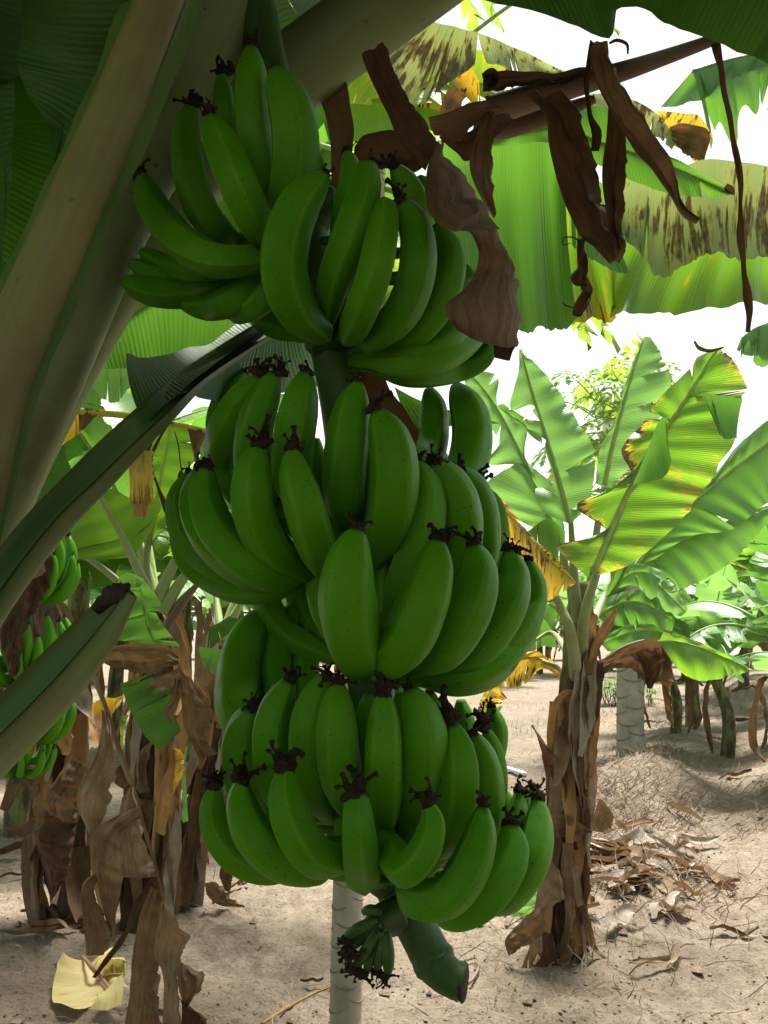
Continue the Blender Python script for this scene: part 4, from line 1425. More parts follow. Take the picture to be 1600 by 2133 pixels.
# 4 behind on the right
leaf(right, [(900, 1330), (1060, 1120), (1300, 900), (1640, 640)], [(1020, 1130), (1180, 960), (1320, 840), (1450, 680), (1640, 520)], [(1000, 1280), (1200, 1150), (1400, 1120), (1560, 1000), (1640, 960)], 'leaf', [26, 22, 16, 8], c5, YR + .5, .06, .01)
leaf(right, [(700, 1560), (860, 1320), (1000, 1240), (1230, 1140), (1600, 1010)], [(930, 1300), (1010, 1240), (1200, 1120), (1400, 1060), (1600, 990)], [(840, 1420), (1060, 1370), (1150, 1420), (1390, 1300), (1600, 1080)], 'leaf', [24, 20, 16, 12, 5], c5, YR + .8, .08, .012)
leaf(right, [(760, 1480), (860, 1360), (960, 1330), (1050, 1370)], [(800, 1330), (880, 1290), (980, 1300), (1050, 1360)], [(800, 1430), (900, 1400), (980, 1430), (1000, 1460)], 'leaf', None, c5, YR + .3, .1, .008)
leaf(right, [(900, 1330), (1000, 1370), (1080, 1440), (1180, 1540)], [(940, 1290), (1060, 1330), (1130, 1420), (1190, 1520)], [(930, 1400), (1000, 1480), (1080, 1540), (1150, 1560)], 'leaf_young', [12, 10, 6, 3], c5, YR + .5, .08, .01)
pet_r([(690, 1620), (760, 1460), (870, 1290)], [44, 34, 24], Y=YR + .3)
leaf(right, [(720, 1560), (850, 1490), (980, 1500), (1120, 1590)], [(760, 1470), (880, 1430), (1000, 1440), (1120, 1560)], [(780, 1600), (900, 1620), (1010, 1640), (1110, 1640)], 'leaf', [14, 12, 9, 4], c5, YR + .5, .1, .012)
leaf(right, [(740, 1640), (860, 1560), (1010, 1580), (1200, 1640)], [(790, 1560), (900, 1500), (1040, 1530), (1190, 1600)], [(780, 1680), (900, 1660), (1040, 1680), (1200, 1690)], 'leaf_shaded', [14, 12, 9, 4], c5, YR + .7, .1, .012)
# 7 dead-based leaf to the lower right
leaf(right, [(1040, 1690), (1130, 1690), (1250, 1720), (1400, 1780), (1515, 1832)], [(1060, 1640), (1150, 1660), (1270, 1700), (1410, 1775), (1515, 1828)], [(1110, 1800), (1190, 1870), (1280, 1890), (1420, 1870), (1515, 1836)], 'leaf_edge', [10, 9, 8, 6, 3], c5, YR - .1, .1, .010)
pet_r([(670, 1960), (740, 1830), (830, 1740), (950, 1690), (1050, 1690)], [44, 34, 26, 20, 12], 'pet_brown')
dry(right, [(700, 1800), (830, 1740), (930, 1690), (1030, 1680), (1110, 1780)], [(690, 1900), (800, 1830), (900, 1830), (980, 1900), (1110, 1900)], 'dry', c5, YR - .05, .02)
dry(right, [(1040, 1700), (1060, 1780), (1050, 1880), (1060, 1990), (1075, 2080)], [(1110, 1780), (1120, 1860), (1100, 1960), (1110, 2040), (1120, 2140)], 'dry', c5, YR - .02, .02)
dry(right, [(920, 1740), (960, 1830), (980, 1930)], [(1040, 1720), (1060, 1800), (1000, 1930)], 'dry_dark', c5, YR - .06, .015)
leaf(right, [(740, 1700), (900, 1640), (1050, 1640), (1230, 1700)], [(780, 1650), (900, 1600), (1040, 1610), (1230, 1690)], [(780, 1740), (900, 1720), (1050, 1700), (1230, 1710)], 'leaf', None, c5, YR + .4, .08, .01)
# 8 left pale leaf
leaf(right, [(545, 1200), (470, 1030), (400, 880), (290, 640), (180, 450), (70, 310)],
     [(400, 1110), (330, 1070), (140, 910), (280, 790), (330, 780), (145, 775), (220, 680), (160, 560), (60, 400), (40, 330)],
     [(560, 1100), (520, 900), (440, 840), (340, 720), (360, 600), (210, 480), (215, 330), (80, 290)], 'leaf_young', [22, 20, 18, 14, 10, 5], c5, YR + .25, .05, .01, n=60)
pet_r([(620, 1700), (590, 1450), (560, 1280), (545, 1190)], [50, 40, 30, 22], Y=YR + .15)
leaf(right, [(210, 480), (330, 560), (440, 640)], [(240, 470), (350, 540), (460, 600)], [(230, 510), (400, 650), (440, 675)], 'leaf', None, c5, YR + .5, .05)
leaf(right, [(360, 1130), (470, 1060), (560, 1120)], [(380, 1190), (470, 1280), (560, 1330)], None, 'leaf', None, c5, YR + .2, .05)
# 9 dying leaf
leaf(right, [(170, 930), (290, 1060), (400, 1180), (500, 1290), (615, 1390)], [(240, 960), (370, 1120), (430, 1190), (520, 1270), (610, 1380)], [(200, 1000), (300, 1250), (410, 1360), (460, 1480), (600, 1400)], 'leaf_yellow', [10, 9, 8, 7, 5], c5, YR - .25, .05, .01)
pet_r([(610, 1900), (590, 1660), (540, 1520), (470, 1360)], [74, 60, 44, 30], roll=.3, Y=YR - .18)
# 10 low leaf with yellow spots
leaf(right, [(560, 1850), (470, 1795), (360, 1770), (180, 1850)], [(540, 1830), (470, 1770), (380, 1740), (190, 1830)], [(540, 1880), (440, 1830), (330, 1920), (210, 1920)], 'leaf_gold', [14, 12, 9, 4], c5, YR + .3, .1, .015)
pet_r([(600, 1960), (540, 1840), (440, 1790)], [36, 28, 16], Y=YR + .25)
pet_r([(580, 1760), (500, 1650), (390, 1690)], [40, 26, 12], Y=YR + .4)
leaf(right, [(500, 1640), (430, 1560), (330, 1590)], [(540, 1560), (460, 1500), (350, 1540)], [(520, 1720), (430, 1720), (360, 1800)], 'leaf', None, c5, YR + .6, .06)
# 11 orange dry sheath
dry(right, [(680, 1790), (700, 1700), (760, 1580), (820, 1520)], [(690, 1800), (740, 1720), (800, 1620), (832, 1522)], 'dry_orange', c5, YR - .1, .006, 'dry_sheath')
# loop of dry sheath high on the stem, and the flaring skirts at its foot
strip(right, [(490, 720), (485, 560), (505, 430), (545, 365), (590, 350), (612, 385)], [40, 46, 44, 40, 30, 20], 'dry_orange', c6, YR - .1, curl=1.0, name='dry_sheath')
dry(right, [(490, 970), (560, 975), (640, 1020), (700, 1062)], [(500, 1095), (560, 1100), (640, 1085), (702, 1070)], 'dry', c6, YR - .12, .012, 'dry_sheath')
dry(right, [(470, 1200), (430, 1350), (400, 1500), (380, 1640), (300, 1850)], [(530, 1260), (550, 1400), (450, 1480), (420, 1680), (345, 1860)], 'dry_pale', c6, YR - .16, .012, 'dry_sheath')
dry(right, [(420, 1440), (300, 1560), (250, 1620), (268, 1700)], [(470, 1560), (400, 1620), (330, 1660), (285, 1695)], 'dry', c6, YR - .2, .016, 'dry_sheath')
dry(right, [(440, 1560), (440, 1700), (380, 1780), (350, 1880)], [(500, 1600), (520, 1740), (500, 1820), (520, 1870)], 'dry_dark', c6, YR - .2, .012, 'dry_sheath')
dry(right, [(600, 1360), (640, 1480), (680, 1640), (780, 1740), (870, 1830)], [(640, 1380), (690, 1520), (730, 1670), (830, 1740), (920, 1800)], 'dry', c6, YR - .1, .012, 'dry_sheath')
dry(right, [(500, 1780), (540, 1700), (580, 1640), (600, 1600)], [(540, 1790), (570, 1740), (600, 1700), (615, 1620)], 'dry', c6, YR - .2, .01, 'dry_sheath')
dry(right, [(545, 1120), (540, 1300), (560, 1500), (525, 1690)], [(600, 1120), (600, 1300), (610, 1500), (570, 1690)], 'dry', c6, YR - .14, .01, 'dry_sheath')
dry(right, [(590, 1240), (600, 1360), (620, 1450)], [(620, 1240), (640, 1350), (650, 1440)], 'dry_pale', c6, YR - .14, .008, 'dry_sheath')
dry(right, [(700, 1060), (710, 980), (740, 900), (790, 950)], [(730, 1070), (760, 1060), (800, 1040), (810, 990)], 'dry', c6, YR + .3, .01, 'dry_sheath')
dry(right, [(640, 880), (650, 960), (670, 1040)], [(680, 900), (692, 980), (690, 1060)], 'dry_dark', c6, YR - .1, .008, 'dry_sheath')


# ------------------------------------------------------------------ small hanging bunch, finger by finger
def finger_mesh():
    mb = MB()
    pts = [V((0, 0, 0)), V((.05, 0, -.012)), V((.095, 0, .012)), V((.12, 0, .06)), V((.122, 0, .115))]
    tube(mb, sample(pts, 16), [(0, .010), (.15, .014), (.35, .019), (.6, .0195), (.82, .016), (.95, .010), (1, .005)], 15, prof=pent)
    mb.uv = [(u, 1 - v) for u, v in mb.uv]
    return mb.mesh('banana', M['banana'])


FING = finger_mesh()


def small_bunch(label, pts, hands, seed, scale=1.0):
    """pts: stalk as world points from the top; hands: (t, first azimuth, span, fingers, size)"""
    rnd = random.Random(seed)
    ps = sample(pts, 24)
    b = thing('banana_bunch', label, 'banana bunch', ps[0])
    mb = MB()
    tube(mb, ps, [.022, .026, .024, .016], 12, wob=.1)
    mb.build('stalk', M['stalk'], b)
    for (t, a0, span, nf, sz) in hands:
        c = cr_eval(ps, t)
        mb = MB()
        tube(mb, [c + V((0, 0, .03)), c, c - V((0, 0, .03))], [.03, .04, .03], 10, wob=.4, seed=seed)
        h = mb.build('hand', M['stalk'], b)
        for row in (0, 1):
            for j in range(nf):
                az = rad(a0 + span * (j + .5 * row) / nf) + rnd.uniform(-.04, .04)
                o = bpy.data.objects.new('banana', FING)
                COL.objects.link(o)
                o.parent = h
                s = sz * scale * rnd.uniform(.92, 1.08)
                loc = c + V((math.cos(az) * .03, math.sin(az) * .03, .035 * row))
                m = Matrix.Translation(loc - ORG[h.as_pointer()]) @ Matrix.Rotation(az, 4, 'Z') @ Matrix.Rotation(rnd.uniform(-.12, .12) - row * .25, 4, 'Y') @ Matrix.Scale(s, 4)
                o.matrix_local = m
                tip = m @ V((.122, 0, .115)) + ORG[h.as_pointer()]
                put_flower(tip, V((rnd.uniform(-.3, .3), rnd.uniform(-.3, .3), 1)), h, s * .9)
    return b


# ------------------------------------------------------------------ left: the plant with its own bunch
lb = G(140, 1905)
YL = lb.y
pl1 = thing('banana_plant', 'brown shrivelled banana plant at the left carrying a smaller green bunch', 'banana plant', (lb.x, YL, gh(lb.x, YL)))
lps = sample([V((lb.x + .05, YL, gh(lb.x, YL) - .05))] + [P(*c4(*p), YL) for p in ((340, 1250), (345, 900), (350, 560), (330, 300), (280, 60), (200, -200))], 50)
ragged_stem(pl1, lps, [.11, .10, .10, .095, .08, .06], 26, 14, lw=(.07, .18), ll=(.35, .9), flare=.16)
dry(pl1, [(230, 980), (180, 1080), (200, 1220), (260, 1400), (270, 1480)], [(400, 1000), (390, 1120), (380, 1260), (350, 1360), (300, 1440)], 'dry_dark', c4, YL - .3, .03)
dry(pl1, [(370, 700), (320, 800), (240, 930), (260, 1020)], [(460, 740), (430, 850), (410, 960), (400, 1050)], 'dry', c4, YL - .35, .03)
dry(pl1, [(30, 1085), (100, 1070), (180, 1030), (225, 985)], [(75, 1140), (120, 1135), (180, 1100), (235, 1070)], 'dry', c4, YL - .4, .015)
dry(pl1, [(170, 980), (190, 930), (200, 880)], [(235, 950), (215, 920), (205, 885)], 'dry_pale', c4, YL - .35, .01)
dry(pl1, [(290, 620), (330, 590), (360, 560)], [(330, 700), (380, 680), (400, 600)], 'dry_orange', c4, YL - .3, .015)
for a0, el, L, dr, mt in ((200, 76, 2.0, 80, 'leaf'), (330, 76, 2.0, 80, 'leaf'), (250, 72, 2.0, 80, 'leaf'), (160, 78, 2.1, 80, 'leaf')):  # upper leaves added to shade the clump and the near ground
    free_leaf(pl1, lps[-1], rad(a0), rad(el), L, rad(dr), .28, mt, random.Random(a0), 4)
YB = 3.9
small_bunch('smaller green banana bunch at the left edge, half behind the cut leaf stalk',
            [P(-60, 1050, YB + .2), P(30, 1120, YB), P(50, 1250, YB), P(55, 1390, YB), P(50, 1510, YB), P(40, 1590, YB), P(35, 1630, YB)],
            [(.32, -150, 200, 7, 1.05), (.52, -170, 230, 8, 1.0), (.70, -160, 220, 8, .95), (.88, -170, 240, 7, .6)], 31, 1.25)
dry(pl1, [(40, 1215), (60, 1170), (100, 1140)], [(60, 1290), (95, 1240), (112, 1180)], 'dry_dark', None, YB - .2, .01)
dry(pl1, [(60, 1160), (80, 1150), (92, 1175)], [(40, 1200), (70, 1205), (96, 1190)], 'dry_pale', None, YB - .25, .01)

dry(pl1, [(-20, 1080), (10, 1190), (0, 1320), (20, 1420)], [(60, 1090), (70, 1180), (60, 1260), (40, 1400)], 'dry_dark', None, YB - .25, .02)
for az, el, L, dr in ((150, 70, 1.5, 110), (190, 66, 1.5, 120), (110, 70, 1.5, 110)):  # leaves added above the smaller bunch to keep it in shade
    free_leaf(pl1, P(-60, 960, YB + .35), rad(az), rad(el), L, rad(dr), .3, 'leaf_shaded', random.Random(az), 2, pet=.1)
# long dead leaf hanging in front of it
YD = 3.0
hd = strip(pl1, [(430, 150), (480, 240), (540, 380), (600, 560), (660, 740), (720, 900), (780, 1120), (840, 1330), (870, 1450), (860, 1600)], [26, 30, 34, 34, 36, 30, 26, 22, 18, 12], 'dry_pale', c4, YD, curl=1.2, crink=.003, name='dead_leaf', n=50)
dry(hd, [(545, 450), (540, 560), (500, 720), (415, 890), (420, 1000), (478, 1120)], [(570, 470), (600, 600), (625, 700), (600, 850), (575, 980), (525, 1080)], 'dry_pale', c4, YD - .02, .012, bulge=.15)
dry(hd, [(725, 960), (610, 1030), (490, 1120), (495, 1280), (530, 1440), (595, 1690)], [(745, 1025), (640, 1120), (635, 1240), (655, 1380), (625, 1500), (612, 1690)], 'dry', c4, YD - .05, .012, bulge=.18)
dry(hd, [(505, 1325), (440, 1385), (440, 1500), (455, 1640), (468, 1760)], [(525, 1350), (500, 1430), (560, 1560), (590, 1680), (555, 1762)], 'dry', c4, YD - .06, .01, bulge=.12)
dry(hd, [(695, 855), (640, 980), (640, 1110), (630, 1220), (650, 1345)], [(712, 870), (745, 1020), (770, 1150), (800, 1250), (832, 1350)], 'dry_pale', c4, YD - .01, .014, bulge=.1)
dry(hd, [(640, 1000), (630, 1100), (640, 1130)], [(740, 1020), (720, 1080), (680, 1130)], 'dry_dark', c4, YD + .04, .01)
dry(hd, [(810, 1395), (745, 1550), (705, 1780), (690, 1980), (655, 2180)], [(872, 1450), (880, 1620), (850, 1800), (850, 2000), (860, 2200)], 'dry', c4, YD - .06, .015, bulge=.14)
dry(hd, [(870, 1470), (840, 1620), (820, 1760), (870, 1900), (860, 2200)], [(885, 1490), (935, 1560), (1003, 1680), (950, 1850), (965, 2200)], 'dry_pale', c4, YD - .10, .012, bulge=-.16)
dry(hd, [(960, 1780), (945, 1880), (955, 1960), (985, 2040)], [(1000, 1830), (1045, 1860), (1090, 1890), (1005, 2042)], 'dry', c4, YD - .05, .012)
dry(hd, [(950, 1980), (970, 2050), (960, 2200)], [(990, 2040), (1105, 2100), (1100, 2200)], 'dry_dark', c4, YD - .05, .012)
strip(hd, [(830, 1350), (740, 1480), (690, 1600), (640, 1700), (570, 1790), (500, 1885)], [40, 44, 36, 34, 36, 20], 'dry_dark', c4, YD - .04, curl=1.2, crink=.006)
dry(hd, [(600, 780), (610, 840), (660, 880)], [(660, 740), (700, 840), (690, 850)], 'dry', c4, YD + .05, .01)
dry(hd, [(465, 200), (500, 180), (530, 190)], [(485, 290), (525, 300), (535, 210)], 'dry_pale', c4, YD + .05, .012)

# ------------------------------------------------------------------ left: second and third stems of the clump
q = G(305, 1925)
pl2 = thing('banana_plant', 'banana plant with bright backlit leaves and a drooping brown leaf left of the bunch', 'banana plant', (q.x, q.y, gh(q.x, q.y)))
Y2 = q.y
l2 = sample([V((q.x, Y2, gh(q.x, Y2) - .05))] + [P(*c4(*p), Y2) for p in ((790, 1250), (800, 900), (810, 600), (860, 300), (850, 0))] + [P(*c3(860, 1640), Y2)], 50)
ragged_stem(pl2, l2, [.12, .11, .105, .10, .09, .07], 24, 24, lw=(.06, .15), ll=(.35, .9), flare=.1)
YC = 4.6
for az, el, L, dr in ((250, 76, 2.0, 80), (310, 78, 2.0, 80)):
    free_leaf(pl2, l2[-1], rad(az), rad(el), L, rad(dr), .27, 'leaf', random.Random(az + 1), 4, pet=.25)
leaf(pl2, [(520, 985), (600, 1130), (680, 1270), (735, 1390)], [(470, 1030), (440, 1190), (300, 1370), (590, 1402)], [(560, 945), (720, 1060), (890, 1090), (850, 1240)], 'leaf_under', None, c3, YC, .06, .012)
petiole(pl2, [c3(*p) for p in ((520, 985), (600, 1130), (680, 1270), (750, 1420), (850, 1640))], [9, 12, 15, 18, 26], 'pet_green', 0.2, None, YC - .02)
leaf(pl2, [(945, 640), (935, 740), (900, 920), (850, 1180), (812, 1420)], [(830, 660), (840, 780), (820, 920), (830, 1100), (800, 1300)], [(1060, 660), (1150, 760), (1010, 950), (945, 1180), (850, 1300)], 'leaf_under', [8, 10, 12, 14, 16], c3, YC + .2, .05, .01)
petiole(pl2, [c3(*p) for p in ((850, 1180), (812, 1420), (850, 1660))], [12, 16, 24], 'pet_green', 0.2, None, YC + .2)
leaf(pl2, [(330, 1290), (400, 1330), (480, 1385)], [(330, 1230), (430, 1150), (545, 1160), (540, 1330)], [(300, 1380), (400, 1400), (470, 1400)], 'leaf', None, c3, YC + .5, .06, .01)
petiole(pl2, [c3(*p) for p in ((330, 1290), (470, 1380), (640, 1510), (800, 1680))], [8, 12, 16, 22], 'pet_green', 0.2, None, YC + .3)
leaf(pl2, [(590, 910), (660, 960), (740, 1050)], [(620, 860), (740, 880), (860, 1000)], None, 'leaf', None, c3, YC + .8, .06)
for pts, ws, mt in (([(990, 1380), (930, 1500), (870, 1640)], [18, 24, 28], 'pet_green'), ([(1060, 1450), (980, 1560), (900, 1700)], [18, 24, 28], 'pet_green'), ([(1105, 1530), (1010, 1640), (915, 1790)], [10, 22, 20], 'pet_brown')):
    petiole(pl2, [c3(*p) for p in pts], ws, mt, 0.2, None, YC)
leaf(pl2, [(990, 1390), (1050, 1250), (1150, 1120)], [(930, 1380), (980, 1220), (1100, 1080)], [(1060, 1420), (1140, 1300), (1250, 1200)], 'leaf_under', None, c3, YC + .3, .06)
leaf(pl2, [(780, 1555), (800, 1650), (820, 1750), (865, 1875)], [(640, 1560), (600, 1700), (585, 1825), (745, 1865)], [(800, 1515), (895, 1640), (870, 1700), (905, 1760), (1005, 1885)], 'leaf', [9, 8, 7, 3], c3, YC - .5, .06, .012)
leaf(pl2, [(660, 1500), (720, 1475), (800, 1510)], [(640, 1600), (700, 1590), (790, 1540)], None, 'leaf', None, c3, YC - .45, .08)
leaf(pl2, [(640, 320), (690, 450), (770, 590), (850, 672)], [(780, 268), (905, 340), (930, 480), (968, 570)], None, 'leaf_shaded', None, c4, YC - .7, .05, .01)
leaf(pl2, [(490, 425), (530, 402), (560, 388), (605, 396), (655, 380)], [(478, 560), (520, 480), (548, 650), (600, 500), (650, 430)], None, 'leaf_gold', None, c4, YC, .15, .03, edge=.3)
dry(pl2, [(915, 670), (900, 760), (850, 880), (815, 1100)], [(940, 670), (940, 780), (920, 900), (880, 1130)], 'dry_orange', c4, YC - .3, .01)
leaf(pl2, [(930, 660), (922, 780), (925, 900)], [(965, 665), (985, 760), (930, 905)], None, 'leaf_gold', None, c4, YC - .3, .2, .02, edge=.3)
leaf(pl2, [(1000, 650), (990, 800), (1005, 1050)], [(985, 660), (970, 850), (975, 1060)], None, 'leaf', None, c4, YC - .2, .05, .005)
leaf(pl2, [(690, 480), (660, 560), (655, 670)], [(650, 490), (640, 560), (640, 640)], None, 'leaf_under', None, c4, YC, .05, .005)
# brown arch
dry(pl2, [(515, 160), (640, 112), (780, 105), (880, 115), (950, 175)], [(560, 215), (690, 250), (800, 275), (870, 230), (960, 215)], 'dry', c4, YC - .8, .018)
dry(pl2, [(945, 175), (960, 300), (965, 420), (985, 560), (1065, 722)], [(985, 260), (1030, 310), (1130, 470), (1105, 600), (1150, 695)], 'dry', c4, YC - .85, .018)
dry(pl2, [(760, 350), (830, 290), (900, 260), (950, 230)], [(800, 340), (880, 350), (930, 330), (970, 300)], 'dry_pale', c4, YC - .82, .015)
dry(pl2, [(935, 290), (910, 400), (870, 460), (905, 530)], [(975, 300), (960, 410), (930, 470), (920, 520)], 'dry', c4, YC - .84, .012)

q = G(392, 1885)
pl3 = thing('banana_plant', 'thin brown leaning banana stem nearest the bunch in the left clump', 'banana plant', (q.x, q.y, gh(q.x, q.y)))
Y3 = q.y
l3 = sample([V((q.x, Y3, gh(q.x, Y3) - .05))] + [P(*c4(*p), Y3) for p in ((1050, 1100), (1090, 850), (1150, 600), (1190, 350), (1180, 100))], 40)
ragged_stem(pl3, l3, [.075, .07, .07, .06, .05], 20, 44, lw=(.05, .10), ll=(.3, .8), flare=.16)
dry(pl3, [(1030, 270), (1060, 300), (1110, 370), (1120, 420)], [(1060, 380), (1080, 400), (1100, 420), (1118, 425)], 'dry_pale', c4, Y3 - .2, .012)
dry(pl3, [(1090, 1380), (1110, 1450), (1180, 1500), (1300, 1510)], [(1150, 1370), (1200, 1430), (1260, 1480), (1315, 1505)], 'dry', c4, Y3 - .15, .012)
dry(pl3, [(1190, 1250), (1170, 1340), (1200, 1420)], [(1230, 1300), (1235, 1380), (1225, 1430)], 'dry_dark', c4, Y3 - .1, .01)
strip(pl3, [(1200, 1230), (1255, 1280), (1280, 1350), (1298, 1392)], [10, 16, 18, 5], 'dry', c4, Y3 - .1)
for a0, el, L, dr, mt in ((40, 70, 1.5, 50, 'leaf'), (90, 66, 1.5, 60, 'leaf'), (340, 60, 1.4, 70, 'leaf_under')):
    free_leaf(pl3, l3[-1], rad(a0), rad(el), L, rad(dr), .2, mt, random.Random(a0), 3)
leaf(pl3, [(1280, 1720), (1220, 1770), (1160, 1800)], [(1380, 1740), (1250, 1830), (1150, 1920)], [(1300, 1700), (1200, 1760), (1150, 1780)], 'leaf_shaded', None, c3, 4.2, .06)
leaf(pl3, [(1060, 120), (1140, 130), (1210, 140)], [(1070, 200), (1130, 260), (1200, 280)], None, 'leaf', None, c4, 4.0, .06)

# dead, yellow-ribbed leaf crossing behind the fourth stalk
YY = 2.3
mb = MB()
tube(mb, sample(W3(c3, [(150, 560), (290, 570), (410, 575), (530, 587), (700, 602), (900, 640), (1050, 665), (1180, 695), (1350, 740)], YY), 40), [.010, .009, .008, .006, .004], 8)
yl = mb.build('yellow_leaf', M['midrib_yellow'], hero)
dry(yl, [(300, 540), (360, 548), (430, 560)], [(290, 620), (340, 600), (380, 575)], 'dry_dark', c3, YY - .02, .006)
leaf(yl, [(290, 600), (350, 600), (432, 580)], [(235, 835), (300, 790), (440, 700)], None, 'leaf_gold', None, c3, YY + .02, .08, .006, name='blade')
dry(yl, [(435, 555), (438, 620), (440, 690)], [(560, 575), (530, 610), (470, 680)], 'dry', c3, YY, .006)
dry(yl, [(760, 610), (740, 700), (690, 810), (720, 870)], [(960, 640), (900, 690), (850, 760), (855, 880)], 'dry_dark', c3, YY - .02, .008)
dry(yl, [(690, 800), (715, 900), (722, 1000), (718, 1090)], [(850, 800), (850, 900), (858, 1000), (860, 1092)], 'dry_spot', c3, YY - .03, .008)
dry(yl, [(735, 1080), (740, 1120), (735, 1160)], [(830, 1080), (825, 1130), (820, 1165)], 'dry_orange', c3, YY - .02, .008)
strip(yl, [(930, 650), (880, 740), (840, 850), (870, 980), (905, 1080), (925, 1140)], [30, 20, 16, 26, 28, 34], 'dry_dark', c3, YY - .01, curl=1.2)
strip(yl, [(970, 690), (990, 760), (1000, 850), (1010, 910)], [8, 8, 6, 8], 'dry_dark', c3, YY, crink=.002)
strip(yl, [(1010, 910), (1000, 940), (1005, 965)], [24, 34, 20], 'dry_dark', c3, YY, curl=1.4)
dry(yl, [(1040, 665), (1060, 740), (1085, 860)], [(1150, 690), (1120, 760), (1095, 870)], 'dry', c3, YY, .008)
dry(yl, [(400, 1140), (410, 1110), (440, 1080)], [(440, 1145), (455, 1130), (460, 1090)], 'dry', c3, YY, .006)

# leaves of a farther plant seen in the gap at the left edge
q = P(150, 1500, 8.5)
lf = thing('banana_plant', 'banana plant with broad grey-green leaves in the gap between the left leaf stalks', 'banana plant', (q.x, 8.5, gh(q.x, 8.5)))
tops = P(175, 1120, 8.5)
mb = MB()
tube(mb, sample([V((q.x, 8.5, 0)), V((q.x, 8.5, 1.0)), tops], 20), [.11, .10, .08], 14, wob=.12)
mb.build('pseudostem', M['stem'], lf)
leaf(lf, [(430, 295), (600, 290), (735, 325)], [(480, 400), (560, 500), (640, 522), (738, 440)], None, 'leaf_young', None, c3, 3.2, .10, .006)
leaf(lf, [(400, 290), (420, 420), (440, 560)], [(320, 380), (360, 460), (420, 540)], [(480, 380), (540, 470), (580, 570)], 'leaf', None, c3, 3.4, .05, .006)
leaf(lf, [(290, 420), (330, 500), (430, 545)], [(290, 500), (300, 550), (420, 560)], None, 'leaf_young', None, c3, 3.3, .05, .006)
for a0, el, L, dr, mt in ((20, 72, 2.0, 50, 'leaf'), (90, 60, 2.0, 70, 'leaf'), (150, 66, 2.0, 60, 'leaf_under'), (200, 60, 2.0, 70, 'leaf'), (260, 70, 2.0, 60, 'leaf_young'), (320, 66, 2.0, 60, 'leaf'), (120, 80, 2, 40, 'leaf_young')):
    free_leaf(lf, tops, rad(a0), rad(el), L, rad(dr), .27, mt, random.Random(a0), 4)


# ------------------------------------------------------------------ plantation rows in the distance
def far_plant(seed, H, nl, L, W_, label, brown=True):
    rnd = random.Random(seed)
    t = thing('banana_plant', label, 'banana plant', (0, 0, 0), 'banana plants in the distant rows')
    ps = sample([V((0, 0, -.1)), V((rnd.uniform(-.05, .05), 0, H * .5)), V((rnd.uniform(-.15, .15), rnd.uniform(-.1, .1), H))], 16)
    mb = MB()
    tube(mb, ps, [.10, .085, .065], 12, wob=.15, seed=seed)
    mb.build('pseudostem', M['stem'], t)
    for j in range(nl):
        s = j / (nl - 1)
        az = j * 2.4 + rnd.uniform(-.3, .3)
        mt = rnd.choice(['leaf', 'leaf', 'leaf_young', 'leaf_under'])
        free_leaf(t, ps[-1], az, rad(84 - 48 * s), L * rnd.uniform(.85, 1.1), rad(35 + 75 * s), W_, mt, rnd, tears=rnd.randint(4, 9), fold=.35 - .5 * s, pet=.17)
    if brown:
        for j in range(3):
            a = rnd.uniform(0, 6.28)
            r = rnd.uniform(.1, .16)
            z0 = H * rnd.uniform(.75, 1.0)
            Ld = rnd.uniform(.6, 1.3)
            pts = [V((math.cos(a) * .08, math.sin(a) * .08, z0)), V((math.cos(a) * (r + .25), math.sin(a) * (r + .25), z0 + .03)), V((math.cos(a) * (r + .35), math.sin(a) * (r + .35), z0 - Ld * .5)), V((math.cos(a) * (r + .25), math.sin(a) * (r + .25), max(.05, z0 - Ld)))]
            mb = MB()
            ribbon(mb, sample(pts, 16), [.04, .10, .14, .05], twist=[0, .5, -.5], curl=1.2, crink=.03, nv=5, seed=rnd.uniform(0, 99), view=-V((math.cos(a), math.sin(a), 0)))
            mb.uv = [(v, u * 8) for (u, v) in mb.uv]
            mb.build('dead_leaf', M[rnd.choice(['dry', 'dry_pale', 'dry_orange', 'dry'])], t)
    return t


